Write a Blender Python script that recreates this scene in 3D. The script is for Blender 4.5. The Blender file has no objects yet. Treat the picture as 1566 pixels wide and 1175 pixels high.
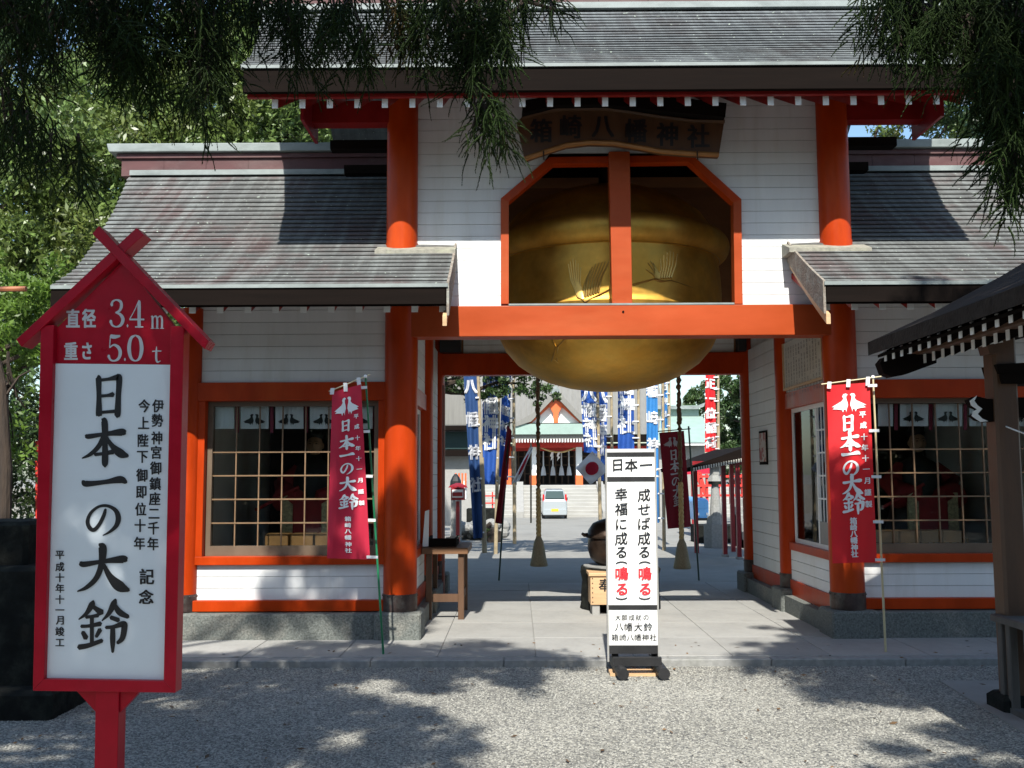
import bpy, bmesh, math, random
import numpy as np
from mathutils import Vector, Matrix
R = math.radians
rng = np.random.default_rng(7)
random.seed(7)
S = bpy.context.scene
COL = S.collection
# ------------------------------------------------------------------ camera, world, sun, exposure
F = 1500.0
cam_d = bpy.data.cameras.new('camera')
cam = bpy.data.objects.new('camera', cam_d)
COL.objects.link(cam)
cam_d.sensor_width = 36
cam_d.lens = 36 * F / 1566
cam_d.clip_end = 3000
CAMZ = 1.75
PITCH = math.atan(137.5 / F)
YAW = math.atan(7 / F)
ROLL = R(0.25)
MC = Matrix.Translation((0, 0, CAMZ)) @ Matrix.Rotation(YAW, 4, 'Z') @ Matrix.Rotation(math.pi / 2 + PITCH, 4, 'X') @ Matrix.Rotation(-ROLL, 4, 'Z')
cam.matrix_world = MC
S.camera = cam
w = bpy.data.worlds.new('World')
S.world = w
w.use_nodes = True
nt = w.node_tree
nt.nodes.clear()
sky = nt.nodes.new('ShaderNodeTexSky')
sky.sky_type = 'NISHITA'
sky.sun_disc = False
SUNV = Vector((0.06, 1, -1.07)).normalized()      # the way the light travels
sky.sun_elevation = math.asin(-SUNV.z)
sky.sun_rotation = math.atan2(-SUNV.x, -SUNV.y)
sky.air_density = 1.2
sky.dust_density = 1.2
bgn = nt.nodes.new('ShaderNodeBackground')
bgn.inputs[1].default_value = 0.115
wo = nt.nodes.new('ShaderNodeOutputWorld')
wb = nt.nodes.new('ShaderNodeVectorMath'); wb.operation = 'MULTIPLY'; wb.inputs[1].default_value = (0.88, 1.0, 1.07)
nt.links.new(sky.outputs[0], wb.inputs[0]); nt.links.new(wb.outputs[0], bgn.inputs[0])
nt.links.new(bgn.outputs[0], wo.inputs[0])
sl = bpy.data.lights.new('sun', 'SUN')
sl.energy = 4.8
sl.angle = R(0.55)
sl.color = (1, 0.96, 0.88)
sun = bpy.data.objects.new('sun', sl)
COL.objects.link(sun)
sun.rotation_euler = SUNV.to_track_quat('-Z', 'Y').to_euler()
S.view_settings.view_transform = 'Standard'
S.view_settings.look = 'None'
S.view_settings.gamma = 1
S.view_settings.exposure = 0.85
S.view_settings.use_curve_mapping = False
S.render.film_transparent = False
S.cycles.max_bounces = 8
S.cycles.transparent_max_bounces = 16
S.cycles.use_denoising = True

# ------------------------------------------------------------------ helpers
CP = Vector((0, 0, CAMZ))
def ray(px, py):
    return (MC.to_3x3() @ Vector(((px - 783) / F, -(py - 587.5) / F, -1)))
def at(px, py, Y):
    d = ray(px, py)
    return CP + d * (Y / d.y)
def gnd(px, py, Z=0.0):
    d = ray(px, py)
    return CP + d * ((Z - CAMZ) / d.z)
def xz(px, py, Y):
    p = at(px, py, Y)
    return p.x, p.z
def X(px, Y, py=700): return at(px, py, Y).x
def Z(py, Y, px=900): return at(px, py, Y).z
MI = MC.inverted()
def project(p):
    q = MI @ Vector(p)
    return 783 + F * q.x / -q.z, 587.5 - F * q.y / -q.z

def wl(o):
    v = Vector((0, 0, 0))
    while o is not None:
        v = v + o.location
        o = o.parent
    return v
def tag(o, label=None, cat=None, group=None, kind=None):
    if label: o['label'] = label
    if cat: o['category'] = cat
    if group: o['group'] = group
    if kind: o['kind'] = kind
    return o
def thing(name, label, cat, loc=(0, 0, 0), group=None, rz=0):
    o = bpy.data.objects.new(name, None)
    COL.objects.link(o)
    o.location = loc
    o.rotation_euler = (0, 0, rz)
    o.empty_display_size = 0.2
    return tag(o, label, cat, group)
def copy_tree(o, parent=None):
    c = o.copy()
    COL.objects.link(c)
    c.parent = parent
    for ch in list(o.children):
        copy_tree(ch, c)
    return c

class MB:
    """collects shapes in world (or local) coordinates, links them as one mesh"""
    def __init__(s): s.v = []; s.f = []
    def add(s, vs, fs):
        n = len(s.v)
        s.v += [tuple(v) for v in vs]
        s.f += [tuple(i + n for i in f) for f in fs]
        return s
    def box(s, x0, x1, y0, y1, z0, z1):
        if x0 > x1: x0, x1 = x1, x0
        if y0 > y1: y0, y1 = y1, y0
        if z0 > z1: z0, z1 = z1, z0
        return s.add([(x0,y0,z0),(x1,y0,z0),(x1,y1,z0),(x0,y1,z0),(x0,y0,z1),(x1,y0,z1),(x1,y1,z1),(x0,y1,z1)],
                     [(3,2,1,0),(4,5,6,7),(0,1,5,4),(1,2,6,5),(2,3,7,6),(3,0,4,7)])
    def cbox(s, x0, x1, y0, y1, z0, z1, c=0.01):
        """box with its vertical edges and top edge chamfered"""
        if x0 > x1: x0, x1 = x1, x0
        if y0 > y1: y0, y1 = y1, y0
        vs = []
        for z, e in ((z0, 0), (z1 - c, 0), (z1, c)):
            a0, a1, b0, b1 = x0 + e, x1 - e, y0 + e, y1 - e
            vs += [(a0 + c, b0, z), (a1 - c, b0, z), (a1, b0 + c, z), (a1, b1 - c, z), (a1 - c, b1, z), (a0 + c, b1, z), (a0, b1 - c, z), (a0, b0 + c, z)]
        fs = [tuple(range(7, -1, -1)), tuple(range(16, 24))]
        for k in (0, 8):
            for i in range(8):
                j = (i + 1) % 8
                fs.append((k + i, k + j, k + 8 + j, k + 8 + i))
        return s.add(vs, fs)
    def tube(s, p0, p1, r0, r1=None, n=12, cap=True):
        if r1 is None: r1 = r0
        p0 = Vector(p0); p1 = Vector(p1)
        d = (p1 - p0)
        if d.length < 1e-6: return s
        d.normalize()
        a = d.orthogonal().normalized(); b = d.cross(a)
        vs = []
        for p, r in ((p0, r0), (p1, r1)):
            for i in range(n):
                t = 2 * math.pi * i / n
                vs.append(p + (a * math.cos(t) + b * math.sin(t)) * r)
        fs = [(i, (i + 1) % n, n + (i + 1) % n, n + i) for i in range(n)]
        if cap: fs += [tuple(range(n - 1, -1, -1)), tuple(range(n, 2 * n))]
        return s.add(vs, fs)
    def path(s, pts, rs, n=6):
        """one tube through several points"""
        pts = [Vector(p) for p in pts]
        vs = []; fs = []
        for k, p in enumerate(pts):
            d = (pts[min(k + 1, len(pts) - 1)] - pts[max(k - 1, 0)]).normalized()
            a = d.cross(Vector((0.3, 0.9, 0.31))).normalized(); b = d.cross(a)
            r = rs[k] if hasattr(rs, '__len__') else rs
            for i in range(n):
                t = 2 * math.pi * i / n
                vs.append(p + (a * math.cos(t) + b * math.sin(t)) * r)
        for k in range(len(pts) - 1):
            for i in range(n):
                j = (i + 1) % n
                fs.append((k * n + i, k * n + j, (k + 1) * n + j, (k + 1) * n + i))
        fs += [tuple(range(n - 1, -1, -1)), tuple(range((len(pts) - 1) * n, len(pts) * n))]
        return s.add(vs, fs)
    def lathe(s, prof, c=(0, 0, 0), n=32, cap=True):
        vs = []; fs = []
        for r, z in prof:
            for i in range(n):
                t = 2 * math.pi * i / n
                vs.append((c[0] + r * math.cos(t), c[1] + r * math.sin(t), c[2] + z))
        for k in range(len(prof) - 1):
            for i in range(n):
                j = (i + 1) % n
                fs.append((k * n + i, k * n + j, (k + 1) * n + j, (k + 1) * n + i))
        if cap: fs += [tuple(range(n - 1, -1, -1)), tuple(range((len(prof) - 1) * n, len(prof) * n))]
        return s.add(vs, fs)
    def prism(s, poly, y0, y1):
        """polygon in XZ, extruded from y0 to y1"""
        n = len(poly)
        ar = sum(poly[i][0] * poly[(i + 1) % n][1] - poly[(i + 1) % n][0] * poly[i][1] for i in range(n))
        if ar < 0: poly = poly[::-1]
        vs = [(x, y0, z) for x, z in poly] + [(x, y1, z) for x, z in poly]
        fs = [tuple(range(n)), tuple(range(2 * n - 1, n - 1, -1))]
        fs += [((i + 1) % n, i, n + i, n + (i + 1) % n) for i in range(n)]
        return s.add(vs, fs)
    def prismx(s, poly, x0, x1):
        """polygon in YZ, extruded along x"""
        n = len(poly)
        vs = [(x0, y, z) for y, z in poly] + [(x1, y, z) for y, z in poly]
        fs = [tuple(range(n)), tuple(range(2 * n - 1, n - 1, -1))]
        fs += [((i + 1) % n, i, n + i, n + (i + 1) % n) for i in range(n)]
        return s.add(vs, fs)
    def ball(s, c, r, n=12, m=8):
        if not hasattr(r, '__len__'): r = (r, r, r)
        vs = []; fs = []
        for k in range(m + 1):
            ph = math.pi * k / m
            for i in range(n):
                t = 2 * math.pi * i / n
                vs.append((c[0] + r[0] * math.sin(ph) * math.cos(t), c[1] + r[1] * math.sin(ph) * math.sin(t), c[2] - r[2] * math.cos(ph)))
        for k in range(m):
            for i in range(n):
                j = (i + 1) % n
                fs.append((k * n + i, k * n + j, (k + 1) * n + j, (k + 1) * n + i))
        return s.add(vs, fs)
    def build(s, name, mat, parent=None, smooth=False, bevel=0, fix=False):
        off = wl(parent) if parent else Vector((0, 0, 0))
        me = bpy.data.meshes.new(name)
        me.from_pydata([(v[0] - off.x, v[1] - off.y, v[2] - off.z) for v in s.v], [], s.f)
        if fix:
            bm = bmesh.new(); bm.from_mesh(me)
            bmesh.ops.remove_doubles(bm, verts=bm.verts, dist=1e-5)
            bmesh.ops.recalc_face_normals(bm, faces=bm.faces)
            bm.to_mesh(me); bm.free()
        me.materials.append(mat)
        o = bpy.data.objects.new(name, me)
        COL.objects.link(o)
        if parent: o.parent = parent
        if smooth:
            me.shade_smooth()
            md = o.modifiers.new('edges', 'EDGE_SPLIT'); md.split_angle = R(40)
        if bevel:
            md = o.modifiers.new('bevel', 'BEVEL'); md.width = bevel; md.segments = 2; md.limit_method = 'ANGLE'
        return o

def mesh_np(name, verts, faces_n, idx, mat, parent=None, off=None):
    """big mesh from numpy: all faces have faces_n corners"""
    me = bpy.data.meshes.new(name)
    v = np.asarray(verts, dtype=np.float32)
    if parent is not None:
        o_ = wl(parent); v = v - np.array([o_.x, o_.y, o_.z], dtype=np.float32)
    me.vertices.add(len(v)); me.vertices.foreach_set('co', v.ravel())
    ii = np.asarray(idx, dtype=np.int32).ravel()
    me.loops.add(len(ii)); me.loops.foreach_set('vertex_index', ii)
    nf = len(ii) // faces_n
    me.polygons.add(nf)
    me.polygons.foreach_set('loop_start', np.arange(nf, dtype=np.int32) * faces_n)
    me.update(calc_edges=True)
    me.materials.append(mat)
    o = bpy.data.objects.new(name, me)
    COL.objects.link(o)
    if parent is not None: o.parent = parent
    return o

# ------------------------------------------------------------------ materials
def mat(name, col, rough=0.6, metal=0.0, var=0.12, scale=6.0, bump=0.0, bscale=40.0, stretch=(1, 1, 1), col2=None, c2lo=0.5, c2hi=0.7,
        c2scale=2.0, streak=0, island=0.0, spec=0.5, transl=0, coat=0, brick=None):
    m = bpy.data.materials.new(name); m.use_nodes = True
    t = m.node_tree; N = t.nodes; L = t.links
    b = N['Principled BSDF']
    b.inputs['Roughness'].default_value = rough
    b.inputs['Metallic'].default_value = metal
    b.inputs['Specular IOR Level'].default_value = spec
    if coat: b.inputs['Coat Weight'].default_value = coat; b.inputs['Coat Roughness'].default_value = 0.15
    tc = N.new('ShaderNodeTexCoord')
    mp = N.new('ShaderNodeMapping'); mp.inputs['Scale'].default_value = stretch
    L.new(tc.outputs['Object'], mp.inputs['Vector'])
    cur = None
    base = N.new('ShaderNodeRGB'); base.outputs[0].default_value = (*col, 1)
    cur = base.outputs[0]
    if col2:
        n2 = N.new('ShaderNodeTexNoise'); n2.inputs['Scale'].default_value = c2scale; n2.inputs['Detail'].default_value = 6
        n2.inputs['Roughness'].default_value = 0.65
        L.new(mp.outputs[0], n2.inputs['Vector'])
        mr = N.new('ShaderNodeMapRange'); mr.inputs[1].default_value = c2lo; mr.inputs[2].default_value = c2hi
        L.new(n2.outputs[0], mr.inputs[0])
        mx = N.new('ShaderNodeMixRGB'); mx.inputs[2].default_value = (*col2, 1)
        L.new(mr.outputs[0], mx.inputs[0]); L.new(cur, mx.inputs[1]); cur = mx.outputs[0]
    if var:
        n1 = N.new('ShaderNodeTexNoise'); n1.inputs['Scale'].default_value = scale; n1.inputs['Detail'].default_value = 8
        n1.inputs['Roughness'].default_value = 0.6
        L.new(mp.outputs[0], n1.inputs['Vector'])
        mr = N.new('ShaderNodeMapRange'); mr.inputs[1].default_value = 0.3; mr.inputs[2].default_value = 0.7
        mr.inputs[3].default_value = 1 - var; mr.inputs[4].default_value = 1 + var
        L.new(n1.outputs[0], mr.inputs[0])
        h = N.new('ShaderNodeVectorMath'); h.operation = 'SCALE'
        L.new(cur, h.inputs[0]); L.new(mr.outputs[0], h.inputs['Scale']); cur = h.outputs[0]
        rr = N.new('ShaderNodeMapRange'); rr.inputs[1].default_value = 0.3; rr.inputs[2].default_value = 0.7
        rr.inputs[3].default_value = max(0.02, rough - 0.08); rr.inputs[4].default_value = min(1, rough + 0.08)
        L.new(n1.outputs[0], rr.inputs[0]); L.new(rr.outputs[0], b.inputs['Roughness'])
    if island:
        g = N.new('ShaderNodeNewGeometry')
        mr = N.new('ShaderNodeMapRange'); mr.inputs[3].default_value = 1 - island; mr.inputs[4].default_value = 1 + island
        L.new(g.outputs['Random Per Island'], mr.inputs[0])
        h = N.new('ShaderNodeVectorMath'); h.operation = 'SCALE'
        L.new(cur, h.inputs[0]); L.new(mr.outputs[0], h.inputs['Scale']); cur = h.outputs[0]
    if brick:
        oi = N.new('ShaderNodeObjectInfo')
        mr = N.new('ShaderNodeMapRange'); mr.inputs[3].default_value = 1 - brick; mr.inputs[4].default_value = 1 + brick
        L.new(oi.outputs['Random'], mr.inputs[0])
        h = N.new('ShaderNodeVectorMath'); h.operation = 'SCALE'
        L.new(cur, h.inputs[0]); L.new(mr.outputs[0], h.inputs['Scale']); cur = h.outputs[0]
    L.new(cur, b.inputs['Base Color'])
    if transl:
        tr = N.new('ShaderNodeBsdfTranslucent'); L.new(cur, tr.inputs[0])
        ms = N.new('ShaderNodeMixShader'); ms.inputs[0].default_value = transl
        L.new(b.outputs[0], ms.inputs[1]); L.new(tr.outputs[0], ms.inputs[2])
        L.new(ms.outputs[0], N['Material Output'].inputs[0])
    if bump:
        nb = N.new('ShaderNodeTexNoise'); nb.inputs['Scale'].default_value = bscale; nb.inputs['Detail'].default_value = 5
        L.new(mp.outputs[0], nb.inputs['Vector'])
        bp = N.new('ShaderNodeBump'); bp.inputs['Strength'].default_value = bump; bp.inputs['Distance'].default_value = 0.01
        L.new(nb.outputs[0], bp.inputs['Height']); L.new(bp.outputs[0], b.inputs['Normal'])
    return m

def roof_mat(name, c1, c2, c3, course=False):
    """weathered thin slates: blotches, pale vertical streaks, small slate-to-slate steps of tone"""
    m = mat(name, c1, rough=0.85, spec=0.2, var=0.15, scale=14, col2=c2, c2lo=0.48, c2hi=0.62, c2scale=1.1, bump=0.25, bscale=60)
    t = m.node_tree; N = t.nodes; L = t.links
    b = N['Principled BSDF']
    src = b.inputs['Base Color'].links[0].from_socket
    tc = N.new('ShaderNodeTexCoord')
    mp = N.new('ShaderNodeMapping'); mp.inputs['Scale'].default_value = (7, 0.5, 0.5)
    L.new(tc.outputs['Object'], mp.inputs[0])
    n = N.new('ShaderNodeTexNoise'); n.inputs['Scale'].default_value = 1.3; n.inputs['Detail'].default_value = 7
    L.new(mp.outputs[0], n.inputs[0])
    mr = N.new('ShaderNodeMapRange'); mr.inputs[1].default_value = 0.45; mr.inputs[2].default_value = 0.68; mr.inputs[4].default_value = 0.65
    L.new(n.outputs[0], mr.inputs[0])
    mx = N.new('ShaderNodeMixRGB'); mx.inputs[2].default_value = (*c3, 1)
    L.new(mr.outputs[0], mx.inputs[0]); L.new(src, mx.inputs[1])
    # slates
    mp2 = N.new('ShaderNodeMapping'); mp2.inputs['Scale'].default_value = (3.3, 9, 9)
    L.new(tc.outputs['Object'], mp2.inputs[0])
    vo = N.new('ShaderNodeTexVoronoi'); vo.inputs['Scale'].default_value = 1
    L.new(mp2.outputs[0], vo.inputs[0])
    mr2 = N.new('ShaderNodeMapRange'); mr2.inputs[3].default_value = 0.88; mr2.inputs[4].default_value = 1.12
    sp = N.new('ShaderNodeSeparateColor'); L.new(vo.outputs['Color'], sp.inputs[0]); L.new(sp.outputs[0], mr2.inputs[0])
    h = N.new('ShaderNodeVectorMath'); h.operation = 'SCALE'
    L.new(mx.outputs[0], h.inputs[0]); L.new(mr2.outputs[0], h.inputs['Scale'])
    # lichen specks
    n3 = N.new('ShaderNodeTexNoise'); n3.inputs['Scale'].default_value = 28; n3.inputs['Detail'].default_value = 4
    L.new(tc.outputs['Object'], n3.inputs[0])
    mr3 = N.new('ShaderNodeMapRange'); mr3.inputs[1].default_value = 0.66; mr3.inputs[2].default_value = 0.74
    L.new(n3.outputs[0], mr3.inputs[0])
    mx3 = N.new('ShaderNodeMixRGB'); mx3.inputs[2].default_value = (0.38, 0.44, 0.38, 1)
    L.new(mr3.outputs[0], mx3.inputs[0]); L.new(h.outputs[0], mx3.inputs[1])
    L.new(mx3.outputs[0], b.inputs['Base Color'])
    return m

RED = mat('vermilion_paint', (0.36, 0.034, 0.003), rough=0.36, spec=0.16, var=0.2, scale=4, col2=(0.40, 0.052, 0.007), c2scale=1.5, stretch=(1, 1, 0.35), bump=0.12, bscale=30)
REDF = mat('faded_vermilion_paint', (0.35, 0.056, 0.013), rough=0.42, spec=0.2, var=0.16, scale=2.5, col2=(0.38, 0.080, 0.024), c2scale=1.2, stretch=(0.3, 1, 1), bump=0.05, bscale=22)
WHITE = mat('white_painted_board', (0.66, 0.67, 0.665), rough=0.6, var=0.05, scale=2.2, brick=0.035, col2=(0.56, 0.55, 0.51), c2lo=0.52, c2hi=0.78, stretch=(2.2, 1, 0.3), bump=0.08, bscale=12)
WHITE2 = mat('white_paint', (0.78, 0.78, 0.76), rough=0.5, var=0.06, scale=5)
SIGNW = mat('sign_white', (0.68, 0.74, 0.78), rough=0.35, var=0.04, scale=2, col2=(0.62, 0.66, 0.70), c2lo=0.55, c2hi=0.8)
SIGNR = mat('sign_crimson', (0.35, 0.003, 0.016), rough=0.33, spec=0.2, var=0.15, scale=4, col2=(0.41, 0.006, 0.024), c2scale=3, bump=0.06, bscale=30)
SLATE = roof_mat('slate_grey', (0.105, 0.108, 0.106), (0.105, 0.082, 0.080), (0.185, 0.20, 0.195))
SLATEU = roof_mat('slate_upper', (0.115, 0.125, 0.132), (0.095, 0.095, 0.098), (0.18, 0.20, 0.205))
COPPER = mat('ridge_purple_metal', (0.085, 0.036, 0.037), rough=0.6, spec=0.3, var=0.22, scale=5, col2=(0.115, 0.068, 0.066), c2scale=3, stretch=(0.5, 1, 1))
VERDI = mat('ridge_pale_metal', (0.21, 0.24, 0.235), rough=0.6, var=0.2, scale=7, col2=(0.14, 0.165, 0.16), c2scale=4, stretch=(0.5, 1, 1))
DKBR = mat('dark_brown_wood', (0.009, 0.0065, 0.0055), rough=0.9, spec=0.05, var=0.25, scale=6, stretch=(0.2, 1, 4), bump=0.1)
BROWN = mat('brown_wood', (0.085, 0.042, 0.02), rough=0.6, var=0.3, scale=8, stretch=(1, 1, 0.15), bump=0.15, bscale=60)
BROWNX = mat('brown_wood_long', (0.13, 0.062, 0.026), rough=0.6, var=0.3, scale=8, stretch=(0.2, 0.2, 2), bump=0.1, bscale=60)
FRAMEW = mat('window_frame_wood', (0.12, 0.085, 0.055), rough=0.5, var=0.15, scale=6, stretch=(1, 1, 0.3))
MUNTIN = mat('muntin_wood', (0.17, 0.105, 0.055), rough=0.5, var=0.12, scale=9)
LTWOOD = mat('light_wood', (0.50, 0.32, 0.17), rough=0.55, var=0.18, scale=7, stretch=(0.3, 1, 3), bump=0.05)
RED_SHADE = mat('shaded_vermilion_paint', (0.22, 0.010, 0.008), rough=0.45, spec=0.2, var=0.15)  # same vermilion as the columns, with the under-eave shade painted into the colour
RIM_LIT = mat('lit_rim_wood', (0.30, 0.13, 0.035), rough=0.4, var=0.2)  # orange light along the plaque's lower rim, painted into the wood colour
ORWOOD = mat('orange_wood', (0.085, 0.036, 0.013), rough=0.5, var=0.25, scale=7, stretch=(1, 1, 0.2))
BLACK = mat('black_paint', (0.012, 0.012, 0.013), rough=0.5, var=0.2)
INK = mat('black_ink', (0.006, 0.006, 0.007), rough=0.45, var=0)
REDINK = mat('red_ink', (0.62, 0.02, 0.03), rough=0.5, var=0)
WINK = mat('white_print', (0.72, 0.73, 0.74), rough=0.6, var=0)
SILV = mat('silver_letter', (0.52, 0.53, 0.56), rough=0.4, var=0.06)
STONE = mat('speckled_granite', (0.115, 0.125, 0.115), rough=0.85, var=0.55, scale=55, col2=(0.20, 0.19, 0.165), c2scale=2.5, c2lo=0.5, c2hi=0.75, bump=0.6, bscale=90)
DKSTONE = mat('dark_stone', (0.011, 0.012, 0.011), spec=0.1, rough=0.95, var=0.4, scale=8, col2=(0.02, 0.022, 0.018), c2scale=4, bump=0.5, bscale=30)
LTSTONE = mat('pale_granite', (0.23, 0.23, 0.22), rough=0.85, var=0.2, scale=20, bump=0.3, col2=(0.22, 0.22, 0.2), c2scale=3)
PAVE = mat('paving_stone', (0.29, 0.286, 0.268), rough=0.8, var=0.09, scale=30, col2=(0.21, 0.207, 0.195), c2scale=1.3, c2lo=0.45, c2hi=0.75, bump=0.15, bscale=120, brick=0.05)
SLEEVE = mat('weathered_bronze_sleeve', (0.06, 0.042, 0.038), rough=0.45, metal=0.6, var=0.4, scale=10, col2=(0.10, 0.10, 0.09), c2scale=6)
BRONZE = mat('gilt_bronze', (0.70, 0.43, 0.095), rough=0.54, metal=1.0, var=0.18, scale=5, col2=(0.56, 0.31, 0.055), c2scale=1.3, c2lo=0.38, c2hi=0.62, bump=0.22, bscale=5)
BRONZE2 = mat('relief_bronze', (0.50, 0.33, 0.10), rough=0.35, metal=1.0, var=0.1, scale=8)
DKBRONZE = mat('dark_bronze', (0.045, 0.030, 0.022), rough=0.35, metal=0.7, var=0.35, scale=9)
ROPE = mat('straw_rope', (0.62, 0.47, 0.22), rough=0.9, var=0.25, scale=40, stretch=(1, 1, 0.4), bump=0.5, bscale=80)
ROPED = mat('old_rope_cover', (0.16, 0.10, 0.05), rough=0.9, var=0.4, scale=30, bump=0.6, bscale=60)
TASSEL = mat('tassel_straw', (0.36, 0.31, 0.20), rough=0.9, var=0.35, scale=30, stretch=(6, 6, 0.4), bump=0.7, bscale=40)
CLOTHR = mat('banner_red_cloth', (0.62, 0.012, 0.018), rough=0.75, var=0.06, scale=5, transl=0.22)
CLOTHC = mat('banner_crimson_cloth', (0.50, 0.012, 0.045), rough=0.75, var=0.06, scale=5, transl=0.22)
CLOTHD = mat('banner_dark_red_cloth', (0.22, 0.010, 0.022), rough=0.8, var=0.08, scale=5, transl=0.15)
CLOTHB = mat('banner_blue_cloth', (0.018, 0.085, 0.36), rough=0.75, var=0.08, scale=3, transl=0.2)
CLOTHN = mat('banner_navy_cloth', (0.012, 0.050, 0.16), rough=0.8, var=0.12, scale=3, transl=0.12)
CLOTHL = mat('banner_light_blue_cloth', (0.03, 0.20, 0.50), rough=0.75, var=0.08, scale=3, transl=0.2)
CLOTHW = mat('white_cloth', (0.74, 0.75, 0.76), rough=0.8, var=0.05, scale=5, transl=0.15)
CURT = mat('curtain_white', (0.84, 0.85, 0.87), rough=0.85, var=0.04)
POLEY = mat('cream_pole', (0.55, 0.47, 0.28), rough=0.4, var=0.1)
POLEG = mat('green_pole', (0.012, 0.16, 0.07), rough=0.35, var=0.1)
POLED = mat('dark_green_pole', (0.01, 0.045, 0.03), rough=0.4, var=0.1)
BAMBOO = mat('bamboo_pole', (0.30, 0.24, 0.15), rough=0.6, var=0.25, scale=8)
BARK = mat('cedar_bark', (0.038, 0.026, 0.018), rough=0.95, var=0.4, scale=12, stretch=(3, 3, 0.4), bump=1.0, bscale=20)
NEEDLE = mat('cedar_needles', (0.016, 0.032, 0.005), spec=0.2, rough=0.7, var=0.3, scale=3, island=0.35, transl=0.25, col2=(0.085, 0.05, 0.016), c2scale=1.6, c2lo=0.60, c2hi=0.70)
LEAF = mat('broad_leaves', (0.105, 0.165, 0.040), rough=0.42, var=0.3, scale=1.2, island=0.45, transl=0.30, col2=(0.115, 0.14, 0.03), c2scale=0.5, c2lo=0.45, c2hi=0.65)
LEAFD = mat('dark_leaves', (0.040, 0.078, 0.022), rough=0.45, var=0.3, scale=1.2, island=0.45, transl=0.22, col2=(0.05, 0.08, 0.02), c2scale=0.6)
LEAFY = mat('bright_leaves', (0.11, 0.19, 0.025), rough=0.5, var=0.25, scale=2, island=0.35, transl=0.4)
GREENROOF = mat('pale_green_roof', (0.25, 0.34, 0.30), rough=0.6, var=0.08, scale=3)
HALLROOF = mat('hall_roof_metal', (0.17, 0.165, 0.15), rough=0.6, var=0.12, scale=4, stretch=(6, 0.3, 0.3))
HALLRED = mat('hall_red', (0.55, 0.03, 0.02), rough=0.5, var=0.08)
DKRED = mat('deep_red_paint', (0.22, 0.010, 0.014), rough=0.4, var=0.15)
ORANGE = mat('hall_orange', (0.70, 0.12, 0.03), rough=0.5, var=0.06)
GREYWALL = mat('grey_plaster', (0.27, 0.265, 0.25), rough=0.8, var=0.1)
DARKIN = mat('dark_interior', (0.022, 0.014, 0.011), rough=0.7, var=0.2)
INTBROWN = mat('upper_interior_boards', (0.26, 0.12, 0.05), rough=0.6, var=0.2, scale=4, stretch=(0.3, 1, 2))
CARP = mat('car_paint', (0.40, 0.44, 0.46), rough=0.3, metal=0.3, var=0, coat=0.6)
CARG = mat('car_glass', (0.03, 0.055, 0.055), spec=0.3, rough=0.3, var=0)
TAIL = mat('tail_lamp', (0.5, 0.01, 0.01), rough=0.2, var=0)
PLATE = mat('yellow_plate', (0.70, 0.45, 0.04), rough=0.4, var=0)
TYRE = mat('tyre', (0.015, 0.015, 0.015), rough=0.8, var=0)
BLUECAR = mat('blue_panel', (0.12, 0.35, 0.68), rough=0.35, var=0.03)
SKIN = mat('statue_face', (0.38, 0.24, 0.15), rough=0.5, var=0.05)
GOLD = mat('gilt_trim', (0.45, 0.28, 0.06), rough=0.35, metal=0.8, var=0.3, scale=25)
BROCADE = mat('pale_brocade', (0.42, 0.36, 0.20), rough=0.7, var=0.5, scale=30)
FIGRED = mat('statue_red_robe', (0.25, 0.012, 0.015), rough=0.7, var=0.2, scale=8)
FIGBLK = mat('statue_black_robe', (0.015, 0.013, 0.016), rough=0.6, var=0.2)
PURPLE = mat('curtain_cord', (0.25, 0.02, 0.05), rough=0.7, var=0.1)
PAPER = mat('paper_notice', (0.52, 0.49, 0.42), rough=0.8, var=0.08, scale=6)

def glass_mat():
    m = bpy.data.materials.new('window_glass'); m.use_nodes = True
    t = m.node_tree; N = t.nodes; L = t.links
    N.clear()
    o = N.new('ShaderNodeOutputMaterial'); mx = N.new('ShaderNodeMixShader')
    tr = N.new('ShaderNodeBsdfTransparent'); tr.inputs[0].default_value = (0.90, 0.93, 0.92, 1)
    gl = N.new('ShaderNodeBsdfGlossy'); gl.inputs['Roughness'].default_value = 0.015
    fr = N.new('ShaderNodeFresnel'); fr.inputs[0].default_value = 1.36
    L.new(fr.outputs[0], mx.inputs[0]); L.new(tr.outputs[0], mx.inputs[1]); L.new(gl.outputs[0], mx.inputs[2]); L.new(mx.outputs[0], o.inputs[0])
    return m
GLASS = glass_mat()

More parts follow.
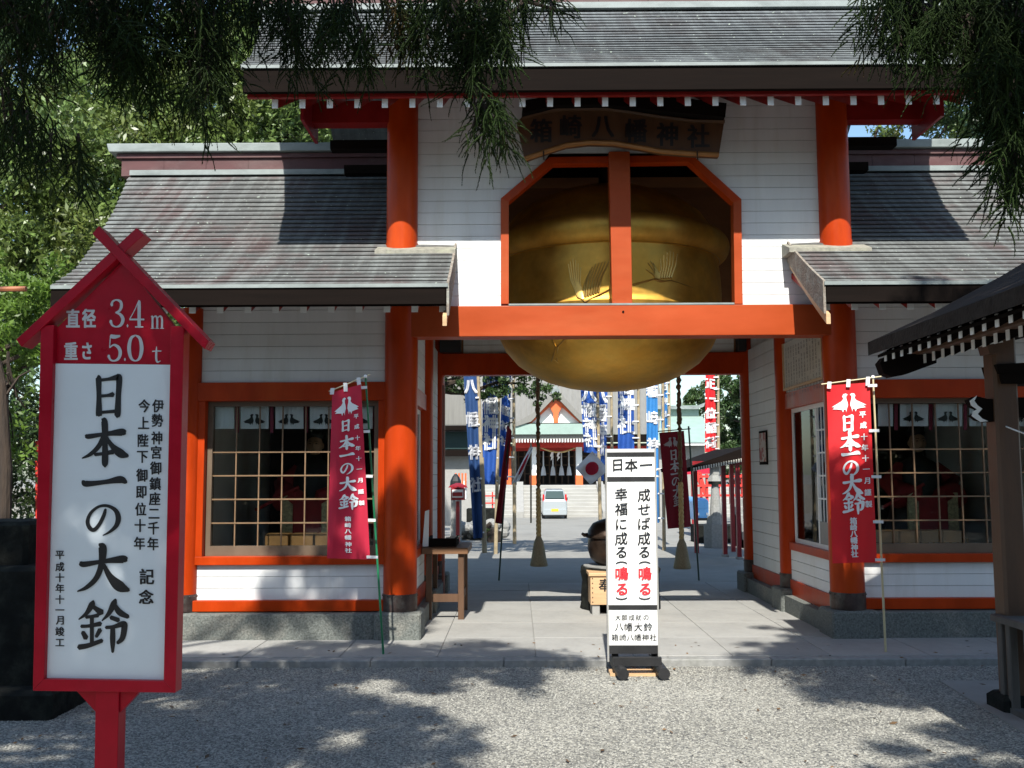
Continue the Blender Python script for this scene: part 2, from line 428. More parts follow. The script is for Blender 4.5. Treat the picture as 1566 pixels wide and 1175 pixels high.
def gravel_mat():
    m = bpy.data.materials.new('gravel'); m.use_nodes = True
    t = m.node_tree; N = t.nodes; L = t.links; b = N['Principled BSDF']
    b.inputs['Roughness'].default_value = 0.9
    tc = N.new('ShaderNodeTexCoord')
    vo = N.new('ShaderNodeTexVoronoi'); vo.inputs['Scale'].default_value = 70
    L.new(tc.outputs['Object'], vo.inputs[0])
    sp = N.new('ShaderNodeSeparateColor'); L.new(vo.outputs['Color'], sp.inputs[0])
    cr = N.new('ShaderNodeValToRGB')
    e = cr.color_ramp.elements
    e[0].color = (0.07, 0.072, 0.07, 1); e[1].color = (0.42, 0.405, 0.35, 1)
    k = cr.color_ramp.elements.new(0.5); k.color = (0.205, 0.20, 0.178, 1)
    L.new(sp.outputs[0], cr.inputs[0])
    n = N.new('ShaderNodeTexNoise'); n.inputs['Scale'].default_value = 0.7; n.inputs['Detail'].default_value = 6
    L.new(tc.outputs['Object'], n.inputs[0])
    mr = N.new('ShaderNodeMapRange'); mr.inputs[1].default_value = 0.3; mr.inputs[2].default_value = 0.7; mr.inputs[3].default_value = 0.68; mr.inputs[4].default_value = 1.2
    L.new(n.outputs[0], mr.inputs[0])
    h = N.new('ShaderNodeVectorMath'); h.operation = 'SCALE'
    L.new(cr.outputs[0], h.inputs[0]); L.new(mr.outputs[0], h.inputs['Scale'])
    L.new(h.outputs[0], b.inputs['Base Color'])
    bp = N.new('ShaderNodeBump'); bp.inputs['Strength'].default_value = 0.7; bp.inputs['Distance'].default_value = 0.01
    bp.invert = True
    L.new(vo.outputs['Distance'], bp.inputs['Height']); L.new(bp.outputs[0], b.inputs['Normal'])
    return m
GRAVEL = gravel_mat()
PEBBLE = mat('pebbles', (0.24, 0.235, 0.208), rough=0.85, var=0.2, scale=3, brick=0.5)
COURT = mat('court_gravel', (0.23, 0.225, 0.205), rough=0.9, var=0.12, scale=3, col2=(0.18, 0.175, 0.16), c2scale=0.3, bump=0.4, bscale=50)

# ------------------------------------------------------------------ writing
_gc = {}
def glyph(ch, bold=0.0):
    """triangulated outline of one character, normalised: x,y in em about the cell centre"""
    k = (ch, round(bold, 3))
    if k in _gc: return _gc[k]
    cu = bpy.data.curves.new('tmp', 'FONT'); cu.body = ch; cu.size = 1; cu.offset = bold; cu.resolution_u = 3
    ob = bpy.data.objects.new('tmp', cu); COL.objects.link(ob)
    dg = bpy.context.evaluated_depsgraph_get()
    me = ob.evaluated_get(dg).to_mesh()
    v = np.array([(p.co.x, p.co.y) for p in me.vertices]) if len(me.vertices) else np.zeros((0, 2))
    f = [tuple(p.vertices) for p in me.polygons]
    ob.evaluated_get(dg).to_mesh_clear()
    bpy.data.objects.remove(ob); bpy.data.curves.remove(cu)
    if len(v):
        c = (v.max(0) + v.min(0)) / 2
        full = ord(ch) > 0x2E80
        if full:
            # keep small kana/punctuation proportions: centre on the bbox, scale by a fixed em
            v = (v - c) / 0.95
        else:
            v = (v - c) / 0.75
    _gc[k] = (v, f)
    return _gc[k]

STK = {
'日': [[(.24,.95,.05),(.26,.90,.10),(.27,.5,.085),(.27,.06,.11),(.27,.02,.05)], [(.28,.87,.055),(.5,.89,.055),(.70,.92,.10),(.77,.90,.11),(.75,.5,.095),(.73,.06,.11),(.72,-.02,.06)],
       [(.30,.49,.055),(.48,.50,.055),(.62,.52,.09)], [(.29,.10,.055),(.5,.11,.055),(.68,.12,.06)]],
'本': [[(.08,.66,.05),(.15,.64,.075),(.5,.68,.06),(.86,.71,.11),(.93,.68,.07)], [(.44,1.0,.04),(.49,.93,.10),(.50,.5,.085),(.50,.08,.10),(.50,-.02,.03)],
       [(.48,.64,.08),(.36,.42,.075),(.18,.26,.06),(.0,.18,.02)], [(.52,.62,.05),(.66,.42,.08),(.84,.26,.13),(1.0,.20,.05)], [(.28,.25,.05),(.5,.27,.055),(.68,.30,.08)]],
'一': [[(.02,.56,.05),(.08,.50,.10),(.25,.50,.085),(.55,.53,.075),(.84,.57,.12),(.97,.50,.06)]],
'の': [[(.55,.80,.05),(.50,.60,.075),(.38,.34,.075),(.24,.18,.085),(.12,.24,.085),(.06,.45,.075),(.15,.70,.065),(.36,.88,.06),(.60,.90,.065),(.82,.76,.085),(.90,.52,.105),(.84,.28,.09),(.66,.10,.055),(.48,.0,.02)]],
'大': [[(.06,.64,.05),(.12,.60,.08),(.5,.65,.06),(.86,.68,.11),(.93,.65,.06)], [(.42,1.0,.04),(.48,.92,.11),(.46,.6,.085),(.36,.32,.075),(.18,.14,.06),(.0,.06,.02)],
       [(.50,.58,.05),(.62,.34,.09),(.80,.14,.15),(.98,.05,.05)]],
'鈴': [[(.30,1.0,.04),(.27,.93,.09),(.16,.76,.06),(.0,.64,.02)], [(.28,.90,.05),(.36,.84,.07),(.47,.76,.10)], [(.15,.68,.05),(.26,.69,.045),(.40,.71,.06)],
       [(.05,.50,.05),(.2,.50,.05),(.45,.54,.07)], [(.27,.70,.06),(.27,.4,.06),(.27,.14,.06)], [(.08,.38,.06),(.15,.26,.08)], [(.44,.42,.07),(.36,.28,.05)], [(.0,.08,.08),(.2,.11,.07),(.48,.20,.06)],
       [(.76,1.02,.04),(.72,.93,.09),(.62,.74,.065),(.48,.60,.02)], [(.74,.92,.05),(.84,.76,.09),(1.02,.66,.06)], [(.66,.66,.06),(.82,.60,.07)], 
       [(.56,.46,.05),(.72,.47,.055),(.92,.52,.09),(.94,.44,.09),(.90,.24,.08),(.80,.14,.05)], [(.70,.46,.07),(.70,.2,.08),(.70,-.04,.04)]],
'3': [[(.22,.80,.12),(.28,.93,.07),(.48,.99,.045),(.68,.92,.10),(.72,.76,.12),(.62,.60,.08),(.42,.53,.03)],[(.42,.53,.03),(.66,.46,.09),(.80,.28,.14),(.70,.09,.10),(.48,.01,.045),(.26,.07,.07),(.17,.22,.12)]],
'4': [[(.62,.98,.03),(.36,.60,.035),(.10,.30,.035)],[(.10,.29,.05),(.5,.29,.05),(.92,.29,.05)],[(.63,.98,.05),(.64,.9,.14),(.64,.5,.15),(.64,.04,.15)],[(.42,.02,.04),(.86,.02,.04)]],
'5': [[(.28,.95,.12),(.5,.93,.12),(.78,.96,.06)],[(.26,.96,.04),(.24,.75,.04),(.22,.52,.04)],[(.22,.52,.04),(.45,.62,.06),(.70,.52,.12),(.80,.32,.15),(.70,.10,.10),(.46,.01,.05),(.26,.06,.07),(.16,.20,.12)]],
'0': [[(.50,.99,.04),(.28,.86,.11),(.19,.5,.15),(.28,.14,.11),(.50,.01,.04),(.72,.14,.11),(.81,.5,.15),(.72,.86,.11),(.50,.99,.04)]],
'm': [[(.05,.62,.04),(.14,.60,.10),(.15,.3,.11),(.15,.03,.11)],[(.15,.50,.04),(.32,.64,.06),(.47,.52,.11),(.47,.03,.11)],[(.47,.50,.04),(.64,.64,.06),(.80,.52,.11),(.80,.03,.11)],[(.03,.02,.03),(.28,.02,.03)],[(.35,.02,.03),(.60,.02,.03)],[(.68,.02,.03),(.94,.02,.03)]],
't': [[(.42,.88,.03),(.40,.6,.12),(.40,.2,.13),(.50,.04,.08),(.72,.10,.03)],[(.10,.62,.05),(.40,.64,.05),(.78,.64,.05)]],
'.': [[(.5,.05,.13),(.5,.07,.14)]],
}
def crom(pts, m=6):
    P = [np.array(p, float) for p in pts]
    if len(P) == 2: return [P[0] + (P[1] - P[0]) * t / m for t in range(m + 1)]
    out = []
    Q = [2 * P[0] - P[1]] + P + [2 * P[-1] - P[-2]]
    for i in range(1, len(Q) - 2):
        a, b, c, d = Q[i - 1], Q[i], Q[i + 1], Q[i + 2]
        for k in range(m):
            t = k / m
            out.append(0.5 * ((2 * b) + (-a + c) * t + (2 * a - 5 * b + 4 * c - d) * t * t + (-a + 3 * b - 3 * c + d) * t ** 3))
    out.append(P[-1])
    return out
def brush_strokes(strokes, wmul=1.0):
    """flat ribbons; returns list of (verts2d, faces) one per stroke"""
    res = []
    for s in strokes:
        C = crom(s)
        vs = []; fs = []
        n = len(C)
        for i, p in enumerate(C):
            d = C[min(i + 1, n - 1)][:2] - C[max(i - 1, 0)][:2]
            l = np.hypot(*d) or 1; d = d / l
            nn = np.array([-d[1], d[0]]); r = max(0.008, p[2] * 0.5 * wmul)
            if i == 0: vs.append(tuple(p[:2] - d * r * 0.7))
            vs += [tuple(p[:2] + nn * r), tuple(p[:2] - nn * r)]
            if i == n - 1: vs.append(tuple(p[:2] + d * r * 0.7))
        fs.append((0, 2, 1))
        for i in range(n - 1):
            a = 1 + 2 * i
            fs.append((a, a + 1, a + 3, a + 2))
        a = 1 + 2 * (n - 1)
        fs.append((a, a + 1, a + 2))
        res.append((vs, fs))
    return res

class Writing:
    """letters laid on a surface: surf(px, py, lift) -> world point"""
    def __init__(s, surf): s.surf = surf; s.mb = MB(); s.k = 0
    def char(s, ch, cx, cy, w_, h_, bold=0.012, brush=False, slant=0.0, lift=0.0022, wmul=1.0):
        if brush and ch in STK:
            for vs, fs in brush_strokes(STK[ch], wmul):
                s.k += 1
                L_ = lift + 0.00012 * (s.k % 9)
                s.mb.add([s.surf(cx + (x - .5) * w_, cy - (y - .5) * h_ - slant * (x - .5) * w_, L_) for x, y in vs], [f[::-1] for f in fs])
            return
        v, f = glyph(ch, 0.0)
        if len(v):
            for q, (dx, dy) in enumerate(((0, 0),) if not bold else ((-bold, -bold * .5), (bold, -bold * .5), (-bold, bold * .5), (bold, bold * .5))):
                s.mb.add([s.surf(cx + (x + dx) * w_, cy - (y + dy) * h_ - slant * x * w_, lift + 0.00012 * q) for x, y in v], f)
    def build(s, name, mat, parent): return s.mb.build(name, mat, parent)

DOVE = [(.50,.08),(.44,.02),(.36,.05),(.33,.16),(.36,.28),(.30,.40),(.16,.52),(.0,.66),(.10,.70),(.02,.78),(.16,.80),(.30,.84),(.34,.97),(.37,.84),(.42,.82),(.44,.97),(.46,.80),(.50,.62),(.485,.46),(.455,.30),(.45,.18)]
# ================================================================== GROUND
PZ = 0.07
def struct(name, mb, m): 
    o = mb.build(name, m); o['kind'] = 'structure'; return o
b = MB(); 
xs = [-300, -60, -20, -8, 12, 24, 60, 300]; ys = [-40, 15.4, 22, 30, 40, 50, 90, 900]; zs = [0, 0, -.02, -.15, -.32, -.45, -.45, -.45]
vs = [(x, y, z) for y, z in zip(ys, zs) for x in xs]
n = len(xs)
b.add(vs, [(j*n+i, j*n+i+1, (j+1)*n+i+1, (j+1)*n+i) for j in range(len(ys)-1) for i in range(n-1)])
ground = struct('gravel_ground', b, GRAVEL)
b = MB(); b.add([(x, y, z + .006) for y, z in list(zip(ys, zs))[1:-1] for x in xs], [(j*n+i, j*n+i+1, (j+1)*n+i+1, (j+1)*n+i) for j in range(len(ys)-3) for i in range(n-1)])
struct('courtyard_ground', b, COURT)
# pebbles lying on the gravel
pm = bpy.data.meshes.new('pebble'); bmx = bmesh.new(); bmesh.ops.create_icosphere(bmx, subdivisions=1, radius=0.5)
for v in bmx.verts: v.co = Vector((v.co.x * random.uniform(.8, 1.2), v.co.y * random.uniform(.6, 1), v.co.z * .55))
bmx.to_mesh(pm); bmx.free(); pm.materials.append(PEBBLE)
src = bpy.data.objects.new('pebble', pm)
b = MB(); b.add([(-6.5, 4.6, .003), (7.5, 4.6, .003), (7.5, 9.1, .003), (-6.5, 9.1, .003)], [(0, 1, 2, 3)])
peb = b.build('gravel', GRAVEL); tag(peb, 'loose grey gravel covering the forecourt', 'gravel', kind='stuff')
ng = bpy.data.node_groups.new('scatter', 'GeometryNodeTree')
ng.interface.new_socket('Geometry', in_out='INPUT', socket_type='NodeSocketGeometry'); ng.interface.new_socket('Geometry', in_out='OUTPUT', socket_type='NodeSocketGeometry')
gi = ng.nodes.new('NodeGroupInput'); go = ng.nodes.new('NodeGroupOutput')
dp = ng.nodes.new('GeometryNodeDistributePointsOnFaces'); dp.inputs['Density'].default_value = 2600
io = ng.nodes.new('GeometryNodeInstanceOnPoints'); oi = ng.nodes.new('GeometryNodeObjectInfo'); oi.inputs['Object'].default_value = src
rs = ng.nodes.new('FunctionNodeRandomValue'); rs.data_type = 'FLOAT'; rs.inputs[2].default_value = .006; rs.inputs[3].default_value = .021
rr = ng.nodes.new('FunctionNodeRandomValue'); rr.data_type = 'FLOAT_VECTOR'; rr.inputs[0].default_value = (0, 0, 0); rr.inputs[1].default_value = (.5, .5, 6.28)
jg = ng.nodes.new('GeometryNodeJoinGeometry')
L = ng.links.new
L(gi.outputs[0], dp.inputs[0]); L(dp.outputs[0], io.inputs[0]); L(oi.outputs['Geometry'], io.inputs['Instance']); L(rs.outputs[1], io.inputs['Scale']); L(rr.outputs[0], io.inputs['Rotation'])
L(gi.outputs[0], jg.inputs[0]); L(io.outputs[0], jg.inputs[0]); L(jg.outputs[0], go.inputs[0])
md = peb.modifiers.new('scatter', 'NODES'); md.node_group = ng

# pavement: bed, slabs, kerb stones
PX0, PX1, PY0, PY1 = -6.2, 8.4, 9.27, 15.4
b = MB(); b.box(PX0, PX1, PY0, PY1, -.1, PZ - .012)
pav = struct('pavement', b, LTSTONE)
def slab(w_, d_):
    m_ = MB().cbox(0, w_ - .006, 0, d_ - .006, PZ - .04, PZ, .004)
    me = bpy.data.meshes.new('paving_slab'); me.from_pydata(m_.v, [], m_.f); me.materials.append(PAVE); return me
sm = slab(.91, 1.02)
nx = int((PX1 - PX0) / .91)
for j in range(6):
    for i in range(nx):
        o = bpy.data.objects.new('paving_slab', sm); COL.objects.link(o); o.parent = pav
        o.location = (PX0 + .91 * i, PY0 + .01 + 1.02 * j, random.uniform(-.0015, .0015))
km = MB().cbox(0, 1.21, 0, .16, -.05, PZ - .004, .008)
kme = bpy.data.meshes.new('kerb_stone'); kme.from_pydata(km.v, [], km.f); kme.materials.append(LTSTONE)
for i in range(12):
    o = bpy.data.objects.new('kerb_stone', kme); COL.objects.link(o); o.parent = pav; o.location = (PX0 + 1.215 * i, PY0 - .165, 0)

# ================================================================== THE GATE
YC = 10.4            # column line
XL, XR = X(613, YC), X(1289, YC, 700)
XM = (XL + XR) / 2
gate = thing('shrine_gate', 'vermilion two tiered shrine gate with white board walls and grey slate roofs', 'gate', (XM, YC, 0))
CR = .175
YM, YR = 12.35, 14.3
def column(x, y, z0, z1, r=CR, sleeve=True, m=RED):
    base = PZ + .27 if sleeve else z0
    o = MB().tube((x, y, base + (.17 if sleeve else 0)), (x, y, z1), r, n=36).build('column', m, gate, smooth=True)
    if sleeve:
        MB().tube((x, y, base), (x, y, base + .175), r + .006, n=36).build('metal_sleeve', SLEEVE, o, smooth=True)
        pr = MB()
        for k in range(14):
            t = 2 * math.pi * k / 14
            pr.ball((x + (r + .008) * math.cos(t), y + (r + .008) * math.sin(t), base + .155), .008, 6, 4)
        q = pr.build('sleeve_nail', SLEEVE, o); q['kind'] = 'stuff'
    return o
zbeam0 = Z(514, YC - .12, 950); zbeam1 = Z(467, YC - .12, 950)
ztop = Z(128, YC, 950)
zroofjoin = Z(380, YC - .17, 950)
ZG = {}
for k, v in dict(wtop=470, nag1=583, nag0=611, sill1=849, sill0=862, pan0=916, beam0=943).items(): ZG[k] = Z(v, YC - .02, 900)
# plinths
for sx, xe in ((XL, -1), (XR, 1)):
    for y in (YC, YM, YR):
        MB().cbox(sx - .24, sx + .24, y - .24, y + .24, PZ - .02, PZ + .27, .02).build('stone_plinth', STONE, gate)
        column(sx, y, PZ, zbeam1 + .25 if y != YC else zroofjoin + .1)
    column(sx, YC, zroofjoin, ztop, r=.168, sleeve=False)
    column(sx, YR, zbeam1, Z(150, YC, 950), r=.168, sleeve=False)
XOL = X(289, YC); XOR = 2 * XM - XOL
for x in (XOL, XOR):
    for y in (YC, YR):
        MB().cbox(x - .17, x + .17, y - .2, y + .2, PZ - .02, PZ + .262, .02).build('stone_plinth', STONE, gate)
        column(x, y, PZ, Z(470, YC), r=.115)

def boards_front(xa, xb, z0, z1, y, pitch=.127, name='board', th=.022, clip=None):
    """horizontal boards between z0 and z1; clip(z)-> list of (xa,xb)"""
    n = max(1, round((z1 - z0) / pitch)); h = (z1 - z0) / n
    for i in range(n):
        za, zb = z0 + i * h, z0 + (i + 1) * h - .0045
        for (u, v, u2, v2) in (clip(za, zb) if clip else [(xa, xb, xa, xb)]):
            if v - u < .01 and v2 - u2 < .01: continue
            yy = y + random.uniform(0, .003)
            MB().prism([(u, za), (v, za), (v2, zb), (u2, zb)], yy, yy + th).build(name, WHITE, gate)
def backing(x0, x1, z0, z1, y, m=None): MB().box(x0, x1, y, y + .05, z0, z1).build('wall_core', m or DARKIN, gate)

# --- main beam over the passage
MB().box(XL + .1, XR - .1, YC - .13, YC + .13, zbeam0, zbeam1).build('main_beam', REDF, gate, bevel=.008)
MB().tube((X(953, YC - .13, 476), YC - .128, Z(477, YC - .13, 953)), (X(953, YC - .13, 476), YC - .138, Z(477, YC - .13, 953)), .012, n=10).build('beam_nail', DKBR, gate)
# --- upper wall with eight-sided opening
YW = YC + .0
pxo = [(766, 466), (766, 306), (840, 243), (1058, 240), (1132, 307), (1134, 466)]
oc = [xz(px, py, YW) for px, py in pxo]
def clipw(za, zb):
    res = []
    def lim(z):
        zl, zt = oc[1][1], oc[2][1]
        if z >= zt: return None
        if z <= zl: return oc[0][0] if False else oc[1][0], oc[4][0]
        t = (z - zl) / (zt - zl)
        zl2, zt2 = oc[4][1], oc[3][1]
        return oc[1][0] + (oc[2][0] - oc[1][0]) * t, oc[4][0] + (oc[3][0] - oc[4][0]) * t
    a, c = lim(za), lim(zb)
    xa, xb = XL + .1, XR - .1
    if a is None: return [(xa, xb, xa, xb)]
    if c is None:
        zt = oc[2][1]
        c = (oc[2][0] , oc[3][0])
        return [(xa, a[0], xa, c[0]), (a[1], xb, c[1], xb)]
    return [(xa, a[0], xa, c[0]), (a[1], xb, c[1], xb)]
boards_front(0, 0, zbeam1 + .002, Z(128, YC), YW, clip=clipw)
# frame round the opening
wf = .075
inner = [xz(px, py, YW) for px, py in [(778, 466), (778, 311), (846, 253), (1052, 250), (1120, 312), (1122, 466)]]
for i in range(5):
    MB().prism([oc[i], oc[i + 1], inner[i + 1], inner[i]], YW - .055, YW + .09).build('opening_frame', REDF if i in (0, 4) else RED, gate)
MB().prism([xz(931, 232, YC - .1), xz(963, 232, YC - .1), xz(967, 465, YC - .1), xz(936, 465, YC - .1)], YC - .11, YC + .05).build('mullion', REDF, gate, bevel=.006)
MB().box(X(778, YC - .1, 464), X(1122, YC - .1, 464), YC - .135, YC + .1, zbeam1 + .001, zbeam1 + .02).build('sill_flashing', VERDI, gate)
# upper body: side walls, back wall, ceiling
zc = Z(128, YC)
for sx in (XL, XR):
    s_ = 1 if sx == XL else -1
    nb = 20
    MB().box(sx - .03, sx + .03, YC + .05, YR, zbeam1, zc + .12).build('upper_side_wall', WHITE2, gate)
    for i in range(14):
        z0_ = zbeam1 + i * .16
        MB().box(sx + s_ * .034, sx + s_ * .05, YC + .2, YR - .2, z0_, z0_ + .155).build('inner_board', WHITE, gate)
MB().box(XL, XR, YR - .02, YR + .03, zbeam0 + .26, zc + .12).build('rear_wall', INTBROWN, gate)
MB().box(XL, XR, YC + .05, YR, zc - .02, zc + .02).build('ceiling', INTBROWN, gate)
# rear lintel and short white boards over it
zr0 = Z(574, YR); zr1 = Z(541, YR)
MB().box(XL + .1, XR - .1, YR - .1, YR + .1, zr0, zr1).build('rear_beam', RED, gate, bevel=.008)
for i in range(3):
    MB().box(X(709, YR, 530), X(1121, YR, 530), YR - .045, YR - .024, zr1 + .002 + i * .13, zr1 + .125 + i * .13).build('board', WHITE, gate)
for xa, xb in ((XL + .12, X(706, YR, 530)), (X(1124, YR, 530), XR - .12)):
    MB().box(xa, xb, YR - .25, YR - .05, zr1 + .001, zr1 + .4).build('beam_end', BLACK, gate)
# steel hangers / cross beams above the bell
for y in (YM - .35, YM + .35):
    MB().box(XL, XR, y - .09, y + .09, zc - .32, zc - .10).build('bell_beam', DKBR, gate)

# --- side walls of the passage (both sides, inside faces)
def side_wall(cx, s):
    """s=+1: right wall, seen from the passage on its left"""
    xf = cx - s * .085           # face towards passage
    for ya, yb, full in ((YC + .17, YM - .17, False), (YM + .17, YR - .17, True)):
        MB().box(cx - .2, cx + .2, ya - .02, yb + .02, PZ - .02, PZ + .20).build('stone_footing', STONE, gate)
        MB().box(xf - .02 * s, cx + .06 * s, ya, yb, PZ + .20, ZG['pan0'] + .0).build('sill_beam', RED, gate)
        zt = zbeam1
        if full:
            n_ = 19; h = (zt - ZG['pan0']) / n_
            for i in range(n_):
                MB().box(xf, xf + s * .02, ya, yb, ZG['pan0'] + .002 + i * h, ZG['pan0'] + (i + 1) * h - .004).build('board', WHITE, gate)
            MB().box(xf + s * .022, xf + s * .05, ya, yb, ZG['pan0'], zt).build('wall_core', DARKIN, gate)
        else:
            for i in range(3):
                h = (ZG['sill0'] - ZG['pan0']) / 3
                MB().box(xf, xf + s * .02, ya, yb, ZG['pan0'] + .002 + i * h, ZG['pan0'] + (i + 1) * h - .004).build('board', WHITE, gate)
            MB().box(xf + s * .022, xf + s * .05, ya, yb, ZG['pan0'], ZG['sill0']).build('wall_core', DARKIN, gate)
            MB().box(xf - .02 * s, cx + .06 * s, ya, yb, ZG['sill0'], ZG['sill1']).build('window_rail', RED, gate)
            MB().box(xf - .02 * s, cx + .06 * s, ya, yb, ZG['nag0'], ZG['nag1']).build('head_beam', RED, gate)
            n_ = 5; h = (zt - ZG['nag1']) / n_
            for i in range(n_):
                MB().box(xf, xf + s * .02, ya, yb, ZG['nag1'] + .002 + i * h, ZG['nag1'] + (i + 1) * h - .004).build('board', WHITE, gate)
            MB().box(xf + s * .022, xf + s * .05, ya, yb, ZG['nag1'], zt).build('wall_core', DARKIN, gate)
            # sliding lattice window
            z0, z1 = ZG['sill1'], ZG['nag0']
            fr = MB()
            ym = ya + .62
            wn = MB().box(xf + s * .05, xf + s * .08, ya + .02, ya + .07, z0, z1).box(xf + s * .05, xf + s * .08, yb - .07, yb - .02, z0, z1).box(xf + s * .05, xf + s * .08, ya + .07, yb - .07, z0, z0 + .34 * 0 + .05).box(xf + s * .05, xf + s * .08, ya + .07, yb - .07, z1 - .05, z1).build('side_window', WHITE2, gate)
            MB().box(xf + s * .055, xf + s * .075, ya + .07, ym, z0 + .05, z0 + .30).build('kick_panel', GREYWALL, wn)
            for k in range(5):
                yv = ya + .07 + (ym - ya - .07) * (k + .5) / 5
                MB().box(xf + s * .058, xf + s * .072, yv - .008, yv + .008, z0 + .3, z1 - .05).build('muntin_bar', WHITE2, wn)
            MB().box(xf + s * .052, xf + s * .078, ym - .02, ym + .02, z0, z1).build('stile', WHITE2, wn)
            for k in range(1, 5):
                zz = z0 + .3 + (z1 - z0 - .35) * k / 5
                MB().box(xf + s * .056, xf + s * .074, ya + .07, ym, zz - .009, zz + .009).build('muntin_bar', WHITE2, wn)
            MB().box(xf + s * .064, xf + s * .066, ya + .07, yb - .07, z0 + .05, z1 - .05).build('pane', GLASS, wn)
side_wall(XR, 1); side_wall(XL, -1)

# --- pavilion fronts
def pavilion(xa, xb, s, py_off=0):
    """front wall between two columns at x=xa..xb (already inside the columns)"""
    yb = YC + .02
    z = ZG
    MB().box(xa, xb, YC - .06, YC + .12, z['nag0'], z['nag1']).build('head_beam', RED, gate, bevel=.004)
    MB().box(xa, xb, YC - .07, YC + .12, PZ + .27, z['pan0']).build('sill_beam', RED, gate, bevel=.004)
    MB().box(xa, xb, YC - .05, YC + .12, z['sill0'], z['sill1']).build('window_rail', RED, gate, bevel=.004)
    MB().box(xa - .05, xb + .05, YC - .195, YC + .195, PZ - .02, PZ + .258).build('stone_footing', STONE, gate, bevel=.01)
    boards_front(xa, xb, z['pan0'] + .001, z['sill0'] - .001, YC)
    backing(xa, xb, z['pan0'], z['sill0'], YC + .026)
    boards_front(xa, xb, z['nag1'] + .001, z['wtop'] + .12, YC)
    backing(xa, xb, z['nag1'], z['wtop'] + .1, YC + .026)
    j = .085
    MB().box(xa, xa + j, YC - .045, YC + .12, z['sill1'], z['nag0']).build('jamb', RED, gate, bevel=.004)
    MB().box(xb - j, xb, YC - .045, YC + .12, z['sill1'], z['nag0']).build('jamb', RED, gate, bevel=.004)
    # window
    wx0, wx1, wz0, wz1 = xa + j + .001, xb - j - .001, z['sill1'] + .001, z['nag0'] - .001
    yw = YC + .10
    f_ = .055
    fr = MB().box(wx0, wx0 + f_, yw - .05, yw + .03, wz0, wz1).box(wx1 - f_, wx1, yw - .05, yw + .03, wz0, wz1)
    fr.box(wx0 + f_, wx1 - f_, yw - .05, yw + .03, wz1 - .05, wz1).box(wx0 + f_, wx1 - f_, yw - .05, yw + .03, wz0, wz0 + .10)
    wn = fr.build('window', FRAMEW, gate)
    ax, bx, az, bz = wx0 + f_, wx1 - f_, wz0 + .10, wz1 - .05
    nv = round((bx - ax) / .235)
    for k in range(1, nv):
        xx = ax + (bx - ax) * k / nv
        MB().box(xx - .0065, xx + .0065, yw - .022, yw - .004, az, bz).build('muntin_bar', MUNTIN, wn)
    for k in range(1, 5):
        zz = az + .25 * k - .01
        MB().box(ax, bx, yw - .026, yw - .006, zz - .0075, zz + .0075).build('muntin_bar', MUNTIN, wn)
    MB().box(ax, bx, yw, yw + .004, az, bz).build('pane', GLASS, wn)
    # room
    rx0, rx1 = (xa - .02, xb + .02)
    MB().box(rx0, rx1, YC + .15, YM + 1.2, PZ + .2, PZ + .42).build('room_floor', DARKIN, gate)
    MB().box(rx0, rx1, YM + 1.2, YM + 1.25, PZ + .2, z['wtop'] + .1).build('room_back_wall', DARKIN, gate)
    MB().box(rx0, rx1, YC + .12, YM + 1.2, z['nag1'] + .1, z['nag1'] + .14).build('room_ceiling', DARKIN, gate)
    # outer side wall of the wing
    return ax, bx, az, bz, yw
wl_ = pavilion(XOL + .09, XL - .15, -1)
wr_ = pavilion(XR + .15, XOR - .09, 1)
for x in (XOL, XOR):
    MB().box(x - .04, x + .04, YC + .1, YR, PZ, Z(470, YC)).build('end_wall', WHITE2, gate)
for xa, xb in ((XOL, XL - .1), (XR + .1, XOR)):
    MB().box(xa, xb, YR - .02, YR + .03, PZ, Z(470, YC)).build('rear_wall', WHITE2, gate)

# --- roofs
def lagr(P, t):
    (a, fa), (b_, fb), (c, fc) = P
    return fa * (t - b_) * (t - c) / ((a - b_) * (a - c)) + fb * (t - a) * (t - c) / ((b_ - a) * (b_ - c)) + fc * (t - a) * (t - b_) / ((c - a) * (c - b_))
YE = 9.2
YRG = 12.35
GAPM = mat('slate_edge_dirt', (.06, .057, .054), rough=.95, spec=.1)
def roof(parent, P, ncourse, xl, xr, m, thick, x_over=None):
    """P: three (Y,Z) on the slope; xl/xr: functions of Y; mirrored behind the ridge. x_over(Y)->(x0,x1) front-only limits"""
    root = MB()
    Ys = [P[0][0] + (YRG - .12 - P[0][0]) * i / ncourse for i in range(ncourse + 1)]
    grp = []
    for i in range(ncourse):
        a, b2 = Ys[i], Ys[i + 1]
        za, zb = lagr(P, a), lagr(P, b2)
        xa0, xa1 = xl(a), xr(a); xb0, xb1 = xl(b2), xr(b2)
        mb = MB()
        jl = .0
        h = .017; g_ = random.uniform(.003, .006)
        # wavy lower lip: split along x
        nseg = max(2, int((xa1 - xa0) / .35))
        vs = []
        for k in range(nseg + 1):
            t = k / nseg
            u = xa0 + (xa1 - xa0) * t; w2 = xb0 + (xb1 - xb0) * t
            e = random.uniform(-.0035, .0035)
            vs += [(u, a + e + .013, za - .03), (u, a + e + .012, za + g_), (u, a + e, za + g_), (u, a + e, za + h + e * .4), (w2, b2 + .03, zb + .004)]
        fs = []
        for k in range(nseg):
            q = 5 * k
            fs += [(q + r, q + r + 5, q + r + 6, q + r + 1) for r in range(4)] + [(q + 4, q + 9, q + 5, q)]
        fs += [(0, 1, 2, 3, 4), tuple(5 * nseg + r for r in (4, 3, 2, 1, 0))]
        mb.add(vs, fs)
        o_ = mb.build('shingle_course', m, parent)
        o_.data.materials.append(GAPM)
        for k in range(nseg): o_.data.polygons[5 * k].material_index = 1
    return Ys
